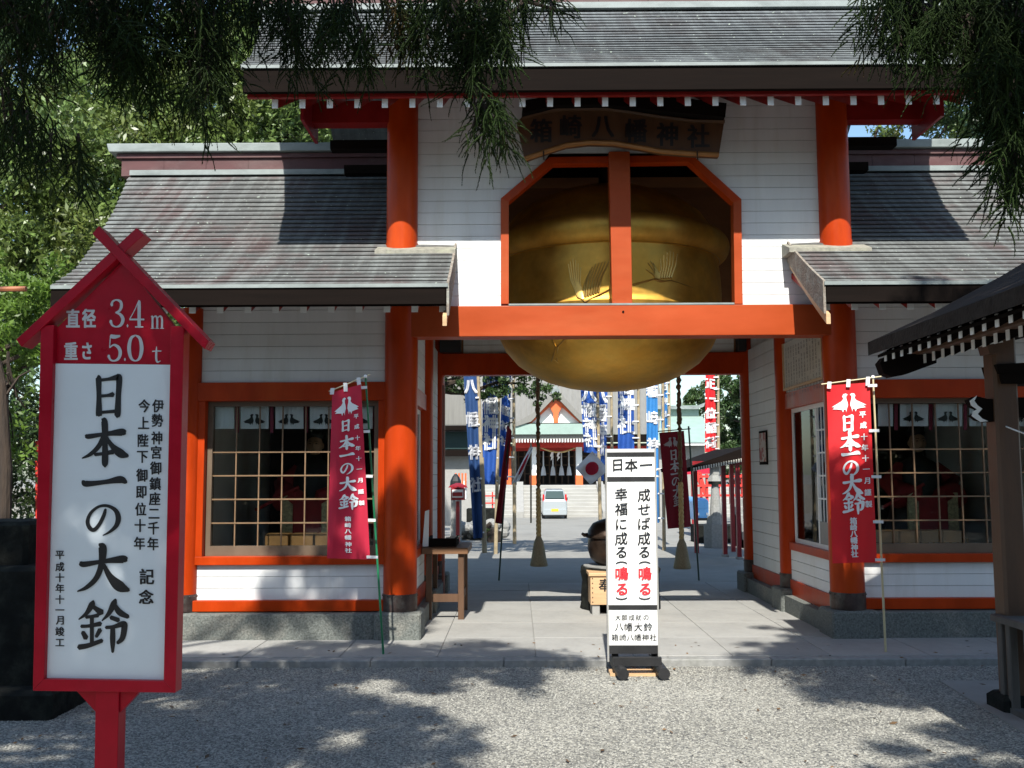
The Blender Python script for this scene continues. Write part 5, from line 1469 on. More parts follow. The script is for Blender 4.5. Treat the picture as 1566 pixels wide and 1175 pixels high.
MB().box(X(1058, YX + .3), X(1180, YX + .3), YX + .25, YX + .35, Z(712, YX), Z(706, YX)).build('tie_beam', DKRED, sh)
ln = thing('stone_lantern', 'pale stone lantern seen between the shelter posts', 'lantern', (X(1093, 24), 24, -.1))
L24 = 24
def lp(px0, py0, px1, py1, name, m=LTSTONE, top=None):
    c = (px0 + px1) / 2; t_ = top if top else (px1 - px0)
    x_ = X(c, L24, py0); r1 = (X(px1, L24) - X(px0, L24)) / 2; r0 = r1 * t_ / (px1 - px0)
    MB().lathe([(r1, Z(py1, L24)), (r0, Z(py0, L24))], (x_, L24, 0), 6 if name != 'shaft' else 12).build(name, m, ln)
lp(1076, 802, 1112, 838, 'plinth'); lp(1080, 790, 1106, 802, 'base_stone', top=22); lp(1084, 742, 1103, 790, 'shaft', top=11); lp(1083, 737, 1105, 742, 'dark_band', DKSTONE); lp(1081, 727, 1105, 737, 'platform_stone', top=16)
lp(1085, 713, 1102, 727, 'light_chamber'); lp(1074, 703, 1112, 713, 'cap_stone', top=18); lp(1086, 692, 1100, 703, 'finial', top=6)
o = MB().box(X(1066, 26, 800), X(1130, 26, 800), 26, 27, -.2, Z(805, 26)).build('dark_stone_wall', DKSTONE); tag(o, 'low dark stone wall beneath the stone lantern', 'wall')
fn = thing('red_fence', 'bright vermilion rail fence behind the stone lantern', 'fence', (X(1100, 32), 32, GZ))
for i in range(10): MB().box(X(1062 + 9 * i, 32, 740), X(1065 + 9 * i, 32, 740), 32, 32.15, Z(772, 32), Z(724 + (i % 3), 32)).build('fence_post', HALLRED, fn)
for py in (728, 742, 757): MB().box(X(1060, 32), X(1150, 32), 31.95, 32.0, Z(py + 3.4, 32), Z(py, 32)).build('rail', HALLRED, fn)
tr = thing('blue_van', 'light blue van front glimpsed beside the dark red banner', 'van', (X(1073, 29), 29, -.3))
MB().cbox(X(1063, 29, 780), X(1085, 29, 780), 29, 32, Z(797, 29), Z(763, 29), .08).build('body', BLUECAR, tr, bevel=.05)
MB().box(X(1065, 29, 780), X(1083, 29, 780), 28.98, 28.995, Z(778, 29), Z(766, 29)).build('windscreen', BLUECAR, tr)
for px in (1066, 1080): MB().box(X(px, 29, 780), X(px + 3, 29, 780), 28.97, 28.99, Z(789, 29), Z(785, 29)).build('headlight', WHITE2, tr)
MB().box(X(1064, 29, 780), X(1084, 29, 780), 28.96, 29, Z(797, 29), Z(793, 29)).build('bumper', BLACK, tr)
for px in (1067, 1081): MB().tube((X(px, 29), 29.5, -.1), (X(px, 29) + .12, 29.5, -.1), .27, n=14).build('wheel', TYRE, tr)
rp2 = thing('red_roofed_stall', 'slanting red panel and crimson canopy right of the dark red banner', 'stall', (X(1070, 34), 34, GZ))
MB().prism([xz(a, b_, 34) for a, b_ in ((1060, 722), (1072, 722), (1084, 762), (1080, 762))], 34, 34.1).build('panel', HALLRED, rp2)
MB().prism([xz(a, b_, 34) for a, b_ in ((1052, 714), (1098, 714), (1104, 724), (1050, 726))], 34.2, 35).build('canopy', CLOTHC, rp2)
MB().box(X(1058, 34), X(1062, 34), 34.2, 34.3, GZ, Z(722, 34)).build('leg', DKRED, rp2)
ws = thing('stacked_stone_steps', 'short flight of pale stone steps against the right rear post', 'steps', (X(1150, 24), 24, -.1))
for i in range(7): MB().cbox(X(1131, 24, 800), X(1175, 24, 800), 23 + .25 * i, 25, -.3, Z(836 - 12 * i, 24), .02).build('step', LTSTONE, ws)

# ================================================================== BACKGROUND, LEFT OF THE PASSAGE
sd = thing('grey_side_building', 'grey plastered side building with tiled eave behind the navy banner', 'building', (X(700, 40), 40, GZ))
MB().box(X(640, 40), X(722, 40), 40, 44, GZ, Z(655, 40)).build('wall', GREYWALL, sd)
MB().prism([xz(a, b_, 39.4) for a, b_ in ((630, 650), (735, 650), (720, 590), (690, 575), (630, 575))], 39.4, 39.7).build('roof', HALLROOF, sd)
MB().box(X(640, 39), X(735, 39), 39.2, 39.8, Z(657, 39.2), Z(650, 39.2)).build('eave', DKBR, sd)
MB().box(X(680, 39.9), X(715, 39.9), 39.85, 39.98, Z(686, 40), Z(660, 40)).build('window', CARG, sd)
MB().box(X(655, 39.9), X(724, 39.9), 39.5, 39.95, Z(697, 40), Z(688, 40)).build('string_course', DKBR, sd)
rl = thing('red_lantern_post', 'crimson and white box lantern on a thin red post at the left of the opening', 'lantern', (X(700, 24), 24, -.06))
MB().tube((X(700, 24, 800), 24, -.06), (X(700, 24, 800), 24, Z(766, 24)), .05, n=10).build('post', DKRED, rl)
MB().cbox(X(690, 24, 755), X(711, 24, 755), 23.85, 24.15, Z(764, 24), Z(745, 24), .03).build('lamp_box', DKRED, rl)
MB().box(X(692, 24, 755), X(709, 24, 755), 23.82, 23.84, Z(760, 24), Z(748, 24)).build('lamp_pane', CLOTHW, rl)
MB().box(X(693, 24, 755), X(708, 24, 755), 23.80, 23.815, Z(758, 24), Z(752, 24)).build('red_panel', DKRED, rl)
MB().lathe([(.24, Z(745, 24)), (.2, Z(742, 24)), (.05, Z(738, 24))], (X(700.5, 24), 24, 0), 4).build('lamp_roof', DKRED, rl)
o = MB().lathe([(.02, Z(745, 27)), (.16, Z(742, 27)), (.15, Z(735, 27)), (.09, Z(728, 27)), (.03, Z(724, 27))], (X(697, 27), 27, 0), 12).build('black_statue', BLACK); tag(o, 'small black figure shape behind the crimson lantern', 'statue')
MB().box(X(690, 27), X(705, 27), 26.9, 27.3, -.1, Z(745, 27)).build('pedestal', LTSTONE, o)
rk = thing('stone_retaining_wall', 'low rough stone wall with grey rocks left of the ascending steps', 'wall', (X(730, 29), 29, -.1))
for i in range(22):
    px = 700 + 3.4 * i; y_ = 28 + random.uniform(0, .6)
    MB().ball((X(px, y_), y_, Z(818 - random.uniform(0, 9) - (i % 2) * 9, y_)), (random.uniform(.16, .24), .2, random.uniform(.13, .19)), 8, 6).build('wall_stone', LTSTONE, rk)
MB().box(X(690, 29), X(765, 29), 28.6, 31, -.2, Z(802, 29)).build('wall_core', LTSTONE, rk)
MB().box(X(712, 30), X(760, 30), 30.5, 31.5, -.1, Z(779, 30)).build('upper_ledge', DKSTONE, rk)
ra = thing('red_railing', 'short red and white railing above the rough stone wall', 'railing', (X(745, 33), 33, -.1))
for px in (740, 752, 764): MB().box(X(px, 33), X(px + 2, 33), 33, 33.1, -.1, Z(752, 33)).build('railing_post', HALLRED, ra)
for py in (757, 768): MB().box(X(738, 33), X(768, 33), 32.95, 33, Z(py + 2, 33), Z(py, 33)).build('rail', HALLRED, ra)
for nm, pxa, pya, pyb, lab in (('vermilion_votive_rack', 694, 722, 745, 'orange red wooden rack with white base left of the navy banner'),):
    t = thing(nm, lab, 'rack', (X(703, 34), 34, GZ))
    MB().box(X(695, 34), X(713, 34), 34, 34.5, Z(762, 34), Z(735, 34)).build('white_panel', WHITE2, t)
    for px in (696, 701, 706, 711): MB().box(X(px, 34), X(px + 2.4, 34), 33.9, 33.99, Z(745, 34), Z(723, 34)).build('slat', ORANGE, t)
for i in range(4):
    px = 745 + 5 * i
    pass
# bamboo rack post leaning by the left
o = MB().tube(at(741, 846, 19), at(737, 700, 19), .05, .04, n=8).build('weathered_post', BAMBOO); tag(o, 'weathered grey wooden pole standing beside the navy banner', 'pole')

# ================================================================== RIGHT FOREGROUND PAVILION (hand washing house)
XE = X(1327, 8.1, 524)
ZE = Z(524, 8.1, 1327)
pv = thing('washing_pavilion', 'dark wooden pavilion with white tipped rafters at the right edge', 'pavilion', (3.95, 6.6, 0))
YA0, YA1 = 2.6, 8.1
TL = .10
def rfz(x): return ZE + (x - XE) * .42 + (x - XE) ** 2 * .06
xsr = [XE + (6.3 - XE) * i / 6 for i in range(7)]
poly = [(x, rfz(x)) for x in xsr] + [(x, rfz(x) - .11) for x in xsr[::-1]]
MB().prism(poly, YA0, YA1).build('roof', mat('dark_bark_roof', (.035, .028, .023), spec=.1, rough=.95, var=.35, scale=14, bump=.8, bscale=40), pv)
poly = [(x, rfz(x) - .112) for x in xsr] + [(x, rfz(x) - .135) for x in xsr[::-1]]
MB().prism([(a + .06 if i in (0, 13) else a, b_) for i, (a, b_) in enumerate(poly)], YA0 + .05, YA1 - .05).build('soffit', DKBR, pv)
nr = 28
for i in range(nr):
    y = YA1 - .12 - i * .17
    for tier, (xs_, zo) in enumerate(((XE + .10, -.14), (XE + .42, -.30))):
        x1_ = 4.6
        pz = lambda x: rfz(x) + zo + .012
        r_ = MB().prism([(xs_, pz(xs_) - .085), (x1_, pz(x1_) - .085), (x1_, pz(x1_)), (xs_, pz(xs_))], y - .02, y + .02).build('rafter', DKBR, pv)
        MB().prism([(xs_ - .006, pz(xs_) - .085), (xs_ + .001, pz(xs_) - .085), (xs_ + .001, pz(xs_)), (xs_ - .006, pz(xs_))], y - .021, y + .021).build('rafter_tip', WHITE2, r_)
# eave beams
MB().box(XE + .36, XE + .47, YA0, YA1 + .0, rfz(XE + .42) - .30, rfz(XE + .42) - .20).build('eave_beam', BROWN, pv, bevel=.006)
MB().box(XE + .34, XE + .36, YA0, YA1 - .05, rfz(XE + .42) - .26, rfz(XE + .42) - .14).build('eave_batten', DKBR, pv)
zk_ = rfz(3.9) - .5
MB().box(3.84, 3.98, YA0, 7.95, zk_ + .0, zk_ + .16).build('wall_plate', DKBR, pv, bevel=.006)
xP = X(1541, 7.45, 800)
for y in (7.45, 4.2):
    c = MB().cbox(xP - .09, xP + .09, y - .09, y + .09, .1, rfz(xP) - .14, .02).build('post', BROWN, pv)
    MB().cbox(xP - .16, xP + .16, y - .16, y + .16, -.02, .12, .03).build('post_stone', DKSTONE, pv)
MB().box(xP - .05, xP + .05, 4.2, 7.45, 2.75, 2.95).build('tie_beam', DKBR, pv)
YN = 7.45
zn = lambda py: Z(py, YN)
MB().box(xP - .06 + .15, 6.2, YN - .06, YN + .06, zn(642), zn(612)).build('cross_tie', DKBR, pv)
nose = [(1479, 612), (1490, 607), (1505, 611), (1532, 611), (1532, 644), (1508, 646), (1494, 643), (1484, 636), (1492, 631), (1494, 626), (1484, 622)]
MB().prism([xz(a, b_, YN) for a, b_ in nose], YN - .05, YN + .05).build('carved_nose', DKBR, pv)
we = [(1478, 614), (1489, 606), (1485, 614), (1490, 621), (1497, 626), (1490, 634), (1497, 641), (1506, 645), (1494, 646), (1481, 637), (1483, 630), (1489, 627), (1480, 621)]
MB().prism([xz(a, b_, YN) for a, b_ in we], YN - .056, YN - .051).build('white_nose_edge', WHITE2, pv)
MB().prism([xz(a, b_, YN) for a, b_ in ((1490, 532), (1512, 528), (1514, 545), (1494, 546))], YN - .2, YN - .05).build('bracket_block', BROWN, pv)
MB().prism([xz(a, b_, YN) for a, b_ in ((1488, 530), (1513, 527), (1514, 529), (1489, 533))], YN - .205, YN - .06).build('bracket_edge', WHITE2, pv)
for px, py, w_ in ((1512, 560, 40), (1518, 575, 30)):
    MB().prism([xz(a, b_, YN) for a, b_ in ((px, py), (1600, py - 5), (1600, py + 14), (px + 4, py + 14))], YN - .12, YN + .12).build('bracket_arm', DKBR, pv)
MB().path([at(1530, 649, YN), at(1550, 657, YN - .2), at(1580, 668, YN - .4)], .006, 5).build('hanging_wire', WHITE2, pv)
MB().prism([xz(a, b_, 8.05) for a, b_ in ((1344, 556), (1351, 547), (1372, 542), (1430, 542), (1430, 556), (1384, 573), (1362, 577), (1350, 572))], 8.02, 8.14).build('beam_end', DKBR, pv)
bn = thing('wooden_bench', 'dark grey wooden bench with close set legs beside the right post', 'bench', (X(1560, 7.2), 7.2, 0))
xb_ = X(1523, 7.4, 950)

DKGREYW = mat('grey_weathered_wood', (.075, .068, .06), rough=.8, var=.3, scale=10, stretch=(1, 1, .2), bump=.3)
zb_ = Z(944, 7.3, 1540)
MB().cbox(xb_, xb_ + .9, 6.75, 7.5, zb_ - .05, zb_, .01).build('seat', DKGREYW, bn)
for i, y in enumerate((7.42, 7.3, 7.05, 6.8)):
    MB().cbox(xb_ + .03, xb_ + .09, y - .03, y + .03, .012, zb_ - .051, .006).build('leg', DKGREYW, bn)
MB().box(xb_ + .02, xb_ + .11, 6.72, 7.5, .012, .05).build('floor_rail', DKGREYW, bn)
for y in (7.42, 6.8): MB().cbox(xb_ + .7, xb_ + .76, y - .03, y + .03, .012, zb_ - .051, .006).build('leg', DKGREYW, bn)
b = MB(); e0 = gnd(1437, 1043); e1 = gnd(1560, 1120)
b.cbox(0, 1, 0, 1, 0, .012, .003)
b = MB().add([(e0.x, e0.y, .012), (e1.x, e1.y, .012), (e1.x - .1, 4.5, .012), (9, 4.5, .012), (9, 8.35, .012), (e0.x, e0.y, -.02), (e1.x, e1.y, -.02), (e1.x - .1, 4.5, -.02), (9, 8.35, -.02)], [(0, 1, 2, 3, 4), (5, 6, 1, 0), (6, 7, 2, 1), (8, 5, 0, 4)])
struct('concrete_floor', b, mat('worn_concrete', (.23, .225, .205), rough=.85, var=.12, scale=5, bump=.2, bscale=80))

# ================================================================== LEFT FOREGROUND STONE
bs = thing('stone_pedestal', 'dark weathered stone block pedestal at the lower left edge', 'pedestal', (-4.1, 7.7, 0))
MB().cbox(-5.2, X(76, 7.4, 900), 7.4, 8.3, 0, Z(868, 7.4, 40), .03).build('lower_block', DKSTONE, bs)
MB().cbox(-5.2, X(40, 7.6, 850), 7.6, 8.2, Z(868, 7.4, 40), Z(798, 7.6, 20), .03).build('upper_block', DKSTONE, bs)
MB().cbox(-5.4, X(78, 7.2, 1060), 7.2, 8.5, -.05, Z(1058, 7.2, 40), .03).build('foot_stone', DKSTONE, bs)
o = MB().tube(at(58, 815, 16), at(57, 675, 16), .035, n=10).build('red_pole', HALLRED); tag(o, 'thin bright red pole behind the post sign at left', 'pole')
o = MB().tube(at(-30, 443, 7), at(40, 442, 7), .02, n=8).build('copper_pipe', mat('copper_pipe', (.35, .12, .05), rough=.4)); tag(o, 'short horizontal copper coloured pipe at the left edge', 'pipe')
kk = MB().cbox(X(44, 17, 830), X(70, 17, 830), 17, 17.4, 0, Z(806, 17), .02).build('white_stone_block', WHITE2); tag(kk, 'small white stone block near the red pole', 'block')

# ================================================================== TREES
def unit(n):
    v = rng.normal(size=(n, 3)); return v / np.linalg.norm(v, axis=1)[:, None]
def leaf_cloud(name, centers, radii, n_per, size, m, parent, flat=1.0, shell=.55):
    """many small folded leaf faces spread through clumps"""
    C_ = []; 
    for c, r, n in zip(centers, radii, n_per):
        d = unit(n); rad_ = (shell + (1 - shell) * rng.random(n) ** .6)[:, None]
        r3 = np.array(r if hasattr(r, '__len__') else (r, r, r * .8))
        C_.append(np.array(c) + d * rad_ * r3)
    P = np.concatenate(C_); n = len(P)
    a = unit(n); b_ = np.cross(a, unit(n)); b_ /= np.linalg.norm(b_, axis=1)[:, None]
    a[:, 2] -= .25
    s = (size * (0.6 + .8 * rng.random(n)))[:, None]
    w_ = s * .42
    nn = np.cross(a, b_)
    V = np.stack([P - a * s * .5, P + b_ * w_ * .5 + nn * s * .06, P + a * s * .5, P - b_ * w_ * .5 + nn * s * .06], 1).reshape(-1, 3)
    idx = np.arange(n * 4).reshape(-1, 4)
    return mesh_np(name, V, 4, idx, m, parent)
def broad_tree(name, label, base, top_z, clumps, m, size, dens, cat='tree', group=None, seed=0, branches=True, extra_m=None):
    """clumps: (x,y,z,r)"""
    t = thing(name, label, cat, base, group)
    bx_, by_, bz_ = base
    mb = MB()
    mb.path([(bx_, by_, bz_), (bx_ + .1, by_, bz_ + (top_z - bz_) * .35), (bx_ - .15, by_ + .1, bz_ + (top_z - bz_) * .7), (bx_, by_, top_z)], [.32, .26, .18, .06], 10)
    if branches:
        for (x, y, z, r) in clumps:
            if r > .5 and rng.random() < .75:
                z0_ = bz_ + (z - bz_) * .55
                mb.path([(bx_, by_, z0_), ((bx_ + x) / 2, (by_ + y) / 2, (z0_ + z) / 2 + .2), (x, y, z)], [.10, .06, .025], 6)
    mb.build('trunk', BARK, t)
    cs, rs2, ns_ = [], [], []
    for (x, y, z, r) in clumps:
        k_ = max(4, int(9 * r))
        for _ in range(k_):
            d = unit(1)[0]; q = (x + d[0] * r * .75, y + d[1] * r * .75, z + d[2] * r * .6)
            rr_ = r * rng.uniform(.25, .45)
            cs.append(q); rs2.append(rr_); ns_.append(int(dens * 1.25 * rr_ ** 2) + 20)
    leaf_cloud('crown', cs, rs2, ns_, size, m, t, shell=.35)
    return t
def px_clumps(rows, Yr, r):
    return [(*at(px, py, rng.uniform(*Yr)), r * rng.uniform(.8, 1.2)) for px, py in rows]
# left woods behind the left pavilion
G = 'trees behind the left pavilion'
def fillgrid(x0, x1, y0, y1, dx, dy, edge=None):
    res = []
    for py in np.arange(y0, y1, dy):
        for px in np.arange(x0, x1, dx):
            if edge and not edge(px, py): continue
            res.append((px + rng.uniform(-dx / 3, dx / 3), py + rng.uniform(-dy / 3, dy / 3)))
    return res
broad_tree('camphor_tree', 'bright green leafy tree rising directly over the left pavilion ridge', (-9.5, 22, 0), 9.5, px_clumps(fillgrid(100, 520, 20, 270, 56, 52, lambda x, y: y > 130 - .3 * (x - 130) ), (18, 21), 1.15), LEAF, .13, 900)
broad_tree('camphor_tree', 'tall tree with yellow green crown at the left behind the post sign', (-13.5, 20, 0), 9, px_clumps(fillgrid(-30, 200, 180, 540, 52, 52), (16, 19), 1.05), LEAF, .12, 950)
broad_tree('dark_evergreen', 'dark evergreen filling the upper left behind the cedar sprays', (-17, 27, 0), 13, px_clumps(fillgrid(-60, 180, -40, 260, 75, 75, lambda x, y: rng.random() > .25), (24, 28), 1.6), LEAFD, .16, 620)
broad_tree('camphor_tree', 'green tree behind the upper roof left end', (-6.5, 27, 0), 13, px_clumps(fillgrid(330, 600, 20, 250, 70, 70), (23, 27), 1.4), LEAF, .14, 700)
broad_tree('leafy_shrub', 'vivid green low foliage behind the peak of the post sign', (-9.3, 13.5, 0), 3.8, px_clumps(fillgrid(-10, 90, 430, 570, 36, 36), (12.5, 14), .55), LEAFY, .09, 1700, cat='shrub')
broad_tree('understory_tree', 'shadowy understory tree at the far left edge', (-8.2, 14, 0), 4.5, px_clumps(fillgrid(-40, 70, 560, 800, 42, 46), (15, 18), .8), LEAFD, .10, 900)
o = thing('slim_tree_trunk', 'slim dark tree trunk at the left edge above the stone pedestal', 'tree', (X(14, 9, 800), 9, 0))
MB().path([(X(12, 9, 800), 9, 0), (X(10, 9, 700), 9, 1.8), (X(4, 9, 550), 9, 2.6), (X(-25, 9, 480), 9, 3.3)], [.06, .055, .045, .03], 10).build('trunk', BARK, o)
for i in range(6):
    a = at(rng.uniform(0, 60), rng.uniform(560, 720), 9.2)
    MB().path([(X(10, 9, 600), 9, 2.4 + .1 * i), tuple((np.array([X(10, 9, 600), 9, 2.6]) + np.array(a)) / 2), tuple(a)], [.015, .01, .005], 5).build('branch', BARK, o)
leaf_cloud('crown', [tuple(at(rng.uniform(0, 55), rng.uniform(590, 700), 9.2)) for _ in range(12)], [.12] * 12, [26] * 12, .07, LEAFY, o)
# right background trees
broad_tree('camphor_tree', 'broad tree over the right pavilion ridge', (9.5, 30, 0), 9.8, px_clumps([(1385, 175), (1420, 165), (1450, 190), (1395, 205), (1370, 200), (1440, 215), (1475, 200), (1500, 215), (1360, 150), (1420, 140), (1560, 215)], (28, 31), 1.0), LEAF, .14, 620)
broad_tree('camphor_tree', 'tall tree at the upper right corner behind the cedar', (16, 27, 0), 12, px_clumps(fillgrid(1490, 1640, -20, 200, 80, 80), (25, 28), 1.3), LEAFD, .15, 500)
broad_tree('camphor_tree', 'round green tree beyond the green roofed building', (19, 60, GZ), 9.5, px_clumps([(1072, 612), (1095, 590), (1115, 583), (1120, 610), (1095, 625), (1080, 640), (1130, 640), (1110, 655), (1140, 600), (1150, 660), (1120, 680), (1090, 665), (1145, 625), (1135, 690), (1060, 625), (1165, 640)], (56, 62), 1.15), LEAFD, .22, 700)
broad_tree('dark_evergreen', 'dark hedge like tree behind the shelter posts', (15, 44, GZ), 4, px_clumps([(1115, 700), (1135, 705), (1150, 690), (1140, 730), (1120, 725), (1160, 720)], (40, 44), .8), LEAFD, .16, 800)
# low shrub by the steps
broad_tree('leafy_shrub', 'small green shrub at the foot of the rough stone wall', (X(750, 27), 27, -.1), .4, [(*at(748, 818, 27), .22), (*at(757, 822, 26.8), .18)], LEAFY, .07, 2600, cat='shrub', branches=False)
# courtyard tree whose branch hangs into the top left of the opening
lim = px_clumps([(702, 590), (718, 584), (735, 592), (752, 583), (770, 590), (790, 584), (806, 590), (812, 604), (838, 586), (840, 603), (690, 580), (728, 602), (660, 570), (640, 560), (700, 560), (760, 555), (820, 560)], (19.6, 20.8), .34)
up = [(rng.uniform(-5.5, 2.2), rng.uniform(18.6, 23), rng.uniform(4.1, 6.4), rng.uniform(.6, 1.0)) for _ in range(34)]
t = broad_tree('courtyard_tree', 'courtyard tree with a leafy branch hanging into the top left of the opening', (-4.6, 20.5, -.02), 6, lim + up, LEAFD, .085, 2600)
MB().path([(-4.4, 20.5, 3.6), at(640, 590, 20.3), at(690, 599, 20.2), at(718, 601, 20.1), at(760, 585, 20.2), at(810, 588, 20.2)], [.12, .09, .07, .05, .03, .015], 8).build('limb', BARK, t)

# ---------------- cedars over the viewer
def sprig():
    """a hanging cedar spray: one main cord and side cords, all clad in short needles; hangs along -z"""
    V = []; I = []
    def cord(p0, d0, L_, n, r0):
        p = np.array(p0, float); d = np.array(d0, float); ring = None
        for i in range(n):
            s = i / (n - 1)
            d = d + np.array([rng.normal(0, .05), rng.normal(0, .05), -.08]); d /= np.linalg.norm(d)
            p = p + d * L_ / n
            a_ = np.cross(d, [0.2, 1, 0.1]); a_ /= np.linalg.norm(a_); b_ = np.cross(d, a_)
            if i % 3 == 0 or i == n - 1:
                k = len(V); r = r0 * (1 - .8 * s)
                for q in range(3):
                    t = 2 * math.pi * q / 3; V.append(p + (a_ * math.cos(t) + b_ * math.sin(t)) * r)
                if ring is not None:
                    for q in range(3):
                        z = (q + 1) % 3; I.append((ring + q, ring + z, k + z)); I.append((ring + q, k + z, k + q))
                ring = k
            for _ in range(2):
                t = rng.uniform(0, 6.283); r = a_ * math.cos(t) + b_ * math.sin(t)
                q = r * .55 + d; q /= np.linalg.norm(q)
                side = np.cross(q, r); side /= np.linalg.norm(side)
                l = rng.uniform(.014, .024) * (1.15 - .5 * s); w_ = .0030
                k = len(V); V.extend([p - side * w_, p + side * w_, p + q * l]); I.append((k, k + 1, k + 2))
    cord((0, 0, 0), (.25, 0, -1), .30, 22, .006)
    for k in range(9):
        z = -.02 - .03 * k; a = rng.uniform(-1.0, 1.0) + (math.pi if k % 2 else 0)
        cord((.012 + .006 * k, 0, z), (math.cos(a) * .75, math.sin(a) * .75, -.5), rng.uniform(.09, .19), 14, .0052)
    return np.array(V), np.array(I)
SPR = [sprig() for _ in range(5)]
def spray_mesh(name, P, yaw, tilt, scale, m, parent):
    VV = []; II = []; off = 0
    for k in range(len(P)):
        V, I = SPR[k % 5]
        cy, sy = math.cos(yaw[k]), math.sin(yaw[k]); ct, s2 = math.cos(tilt[k]), math.sin(tilt[k])
        M1 = np.array([[cy, -sy, 0], [sy, cy, 0], [0, 0, 1]]) @ np.array([[ct, 0, -s2], [0, 1, 0], [s2, 0, ct]])
        VV.append((V * scale[k]) @ M1.T + P[k]); II.append(I + off); off += len(V)
    return mesh_np(name, np.concatenate(VV), 3, np.concatenate(II), m, parent)
def cedar(label, base, limbs, patches, canopy, group):
    """limbs: polylines; patches: (px,py,rx,ry,Y,n) visible sprays; canopy: overhead clump centres that shade the court"""
    t = thing('cedar_tree', label, 'tree', base, group)
    mb = MB()
    bx_, by_ = base[0], base[1]
    mb.path([(bx_, by_, 0), (bx_ + .05, by_, 3), (bx_, by_ + .05, 7), (bx_, by_, 12)], [.42, .36, .27, .08], 14)
    for l in limbs: mb.path(l, np.linspace(.07 if len(l) > 4 else .025, .008, len(l)), 7)
    for c in canopy:
        if rng.random() < .16:
            c = np.array(c); mb.path([(bx_, by_, c[2] - .6), tuple((np.array([bx_, by_, c[2] - .4]) + c) / 2 + [0, 0, .2]), tuple(c)], [.07, .045, .02], 5)
    mb.build('trunk', BARK, t)
    P = []; 
    for px, py, rx, ry, Y_, n in patches:
        for _ in range(int(n * (.25 if px < 400 else .34))):
            a = rng.uniform(0, 2 * math.pi); r = math.sqrt(rng.random())
            P.append(np.array(at(px + rx * r * math.cos(a), py - 34 + ry * r * math.sin(a), Y_ + rng.uniform(-.35, .35))))
    P = np.array(P); n = len(P)
    spray_mesh('needle_sprays', P, rng.uniform(0, 6.28, n), rng.normal(.25, .35, n), rng.uniform(.65, 1.15, n), NEEDLE, t)
    # twigs joining the sprays
    tw = MB()
    for px, py, rx, ry, Y_, n in patches:
        for _ in range(max(2, n // 22)):
            a0 = at(px + rng.uniform(-rx, rx) * .8, py - ry * .9, Y_); a1 = at(px + rng.uniform(-rx, rx) * .8, py + ry * .7, Y_ + rng.uniform(-.2, .2))
            tw.path([a0 + Vector((0, 0, .1)), (a0 + a1) / 2 + Vector((rng.uniform(-.05, .05), 0, 0)), a1], [.010, .007, .003], 4)
    q = tw.build('twigs', BARK, t); q['kind'] = 'stuff'
    # overhead crown
    cs, rs2, ns_ = [], [], []
    for c in canopy:
        for _ in range(3):
            d = unit(1)[0]; r = rng.uniform(.14, .27)
            cs.append(tuple(np.array(c) + d * np.array([.24, .24, .16]))); rs2.append((r, r, r * .6)); ns_.append(int(3400 * r * r))
    leaf_cloud('crown', cs, rs2, ns_, .085, NEEDLE, t, shell=.1)
    return t
# where sunlight reaches: regions of the picture (ground or facade) that stay free of tree shade
LIT = [  # (cx, cy, rx, ry, keep-out probability)
    (990, 1065, 190, 62, .95), (980, 1135, 270, 42, .7), (1250, 1100, 120, 40, .5), (690, 1060, 90, 16, .5), (1400, 990, 90, 10, .5), (985, 950, 200, 55, 1), (320, 780, 65, 150, 1), (440, 700, 160, 70, 1), (613, 690, 45, 62, 1), (345, 890, 60, 50, 1), (560, 650, 90, 60, 1),
    (1322, 888, 26, 30, 1), (1285, 640, 45, 90, 1), (1290, 760, 20, 70, .9), (1180, 900, 70, 70, 1), (1470, 900, 18, 20, .8), (600, 1150, 60, 14, .5), (1120, 1120, 120, 50, .55), (760, 1130, 70, 30, .6), (330, 990, 60, 14, .6), (1330, 1020, 60, 20, .5)]
sv = np.array(SUNV)
def hit(P):
    """where the sun ray through P lands"""
    P = np.array(P)
    tg = (PZ - P[2]) / sv[2]; G_ = P + sv * tg
    if G_[1] > YC - .05:
        tw_ = (YC - .05 - P[1]) / sv[1]; G_ = P + sv * tw_
        if G_[2] > 2.4 and not False: return project(G_), 'high'
        # inside the passage the ray goes on to the floor
        if XL + .2 < G_[0] < XR - .2: return project(G_), 'high'
        return project(G_), 'wall'
    return project(G_), 'ground'
def shade_ok(P, r=.45):
    for dx, dz in ((0, 0), (r, 0), (-r, 0), (0, r), (0, -r)):
        (px, py), k = hit((P[0] + dx, P[1], P[2] + dz))
        if k == 'high': return False
        for cx, cy, rx, ry, pr_ in LIT:
            if ((px - cx) / rx) ** 2 + ((py - cy) / ry) ** 2 < 1 and rng.random() < pr_: return False
    return True
def canopy_pts(n, xr, yr, zr):
    res = []; tries = 0
    while len(res) < n and tries < n * 60:
        tries += 1
        G_ = np.array([rng.uniform(*xr), rng.uniform(*yr), PZ])
        h_ = rng.uniform(*zr)
        P = G_ - sv * (h_ / -sv[2])
        if P[1] > 3.2: continue
        if shade_ok(P): res.append(P)
    return res
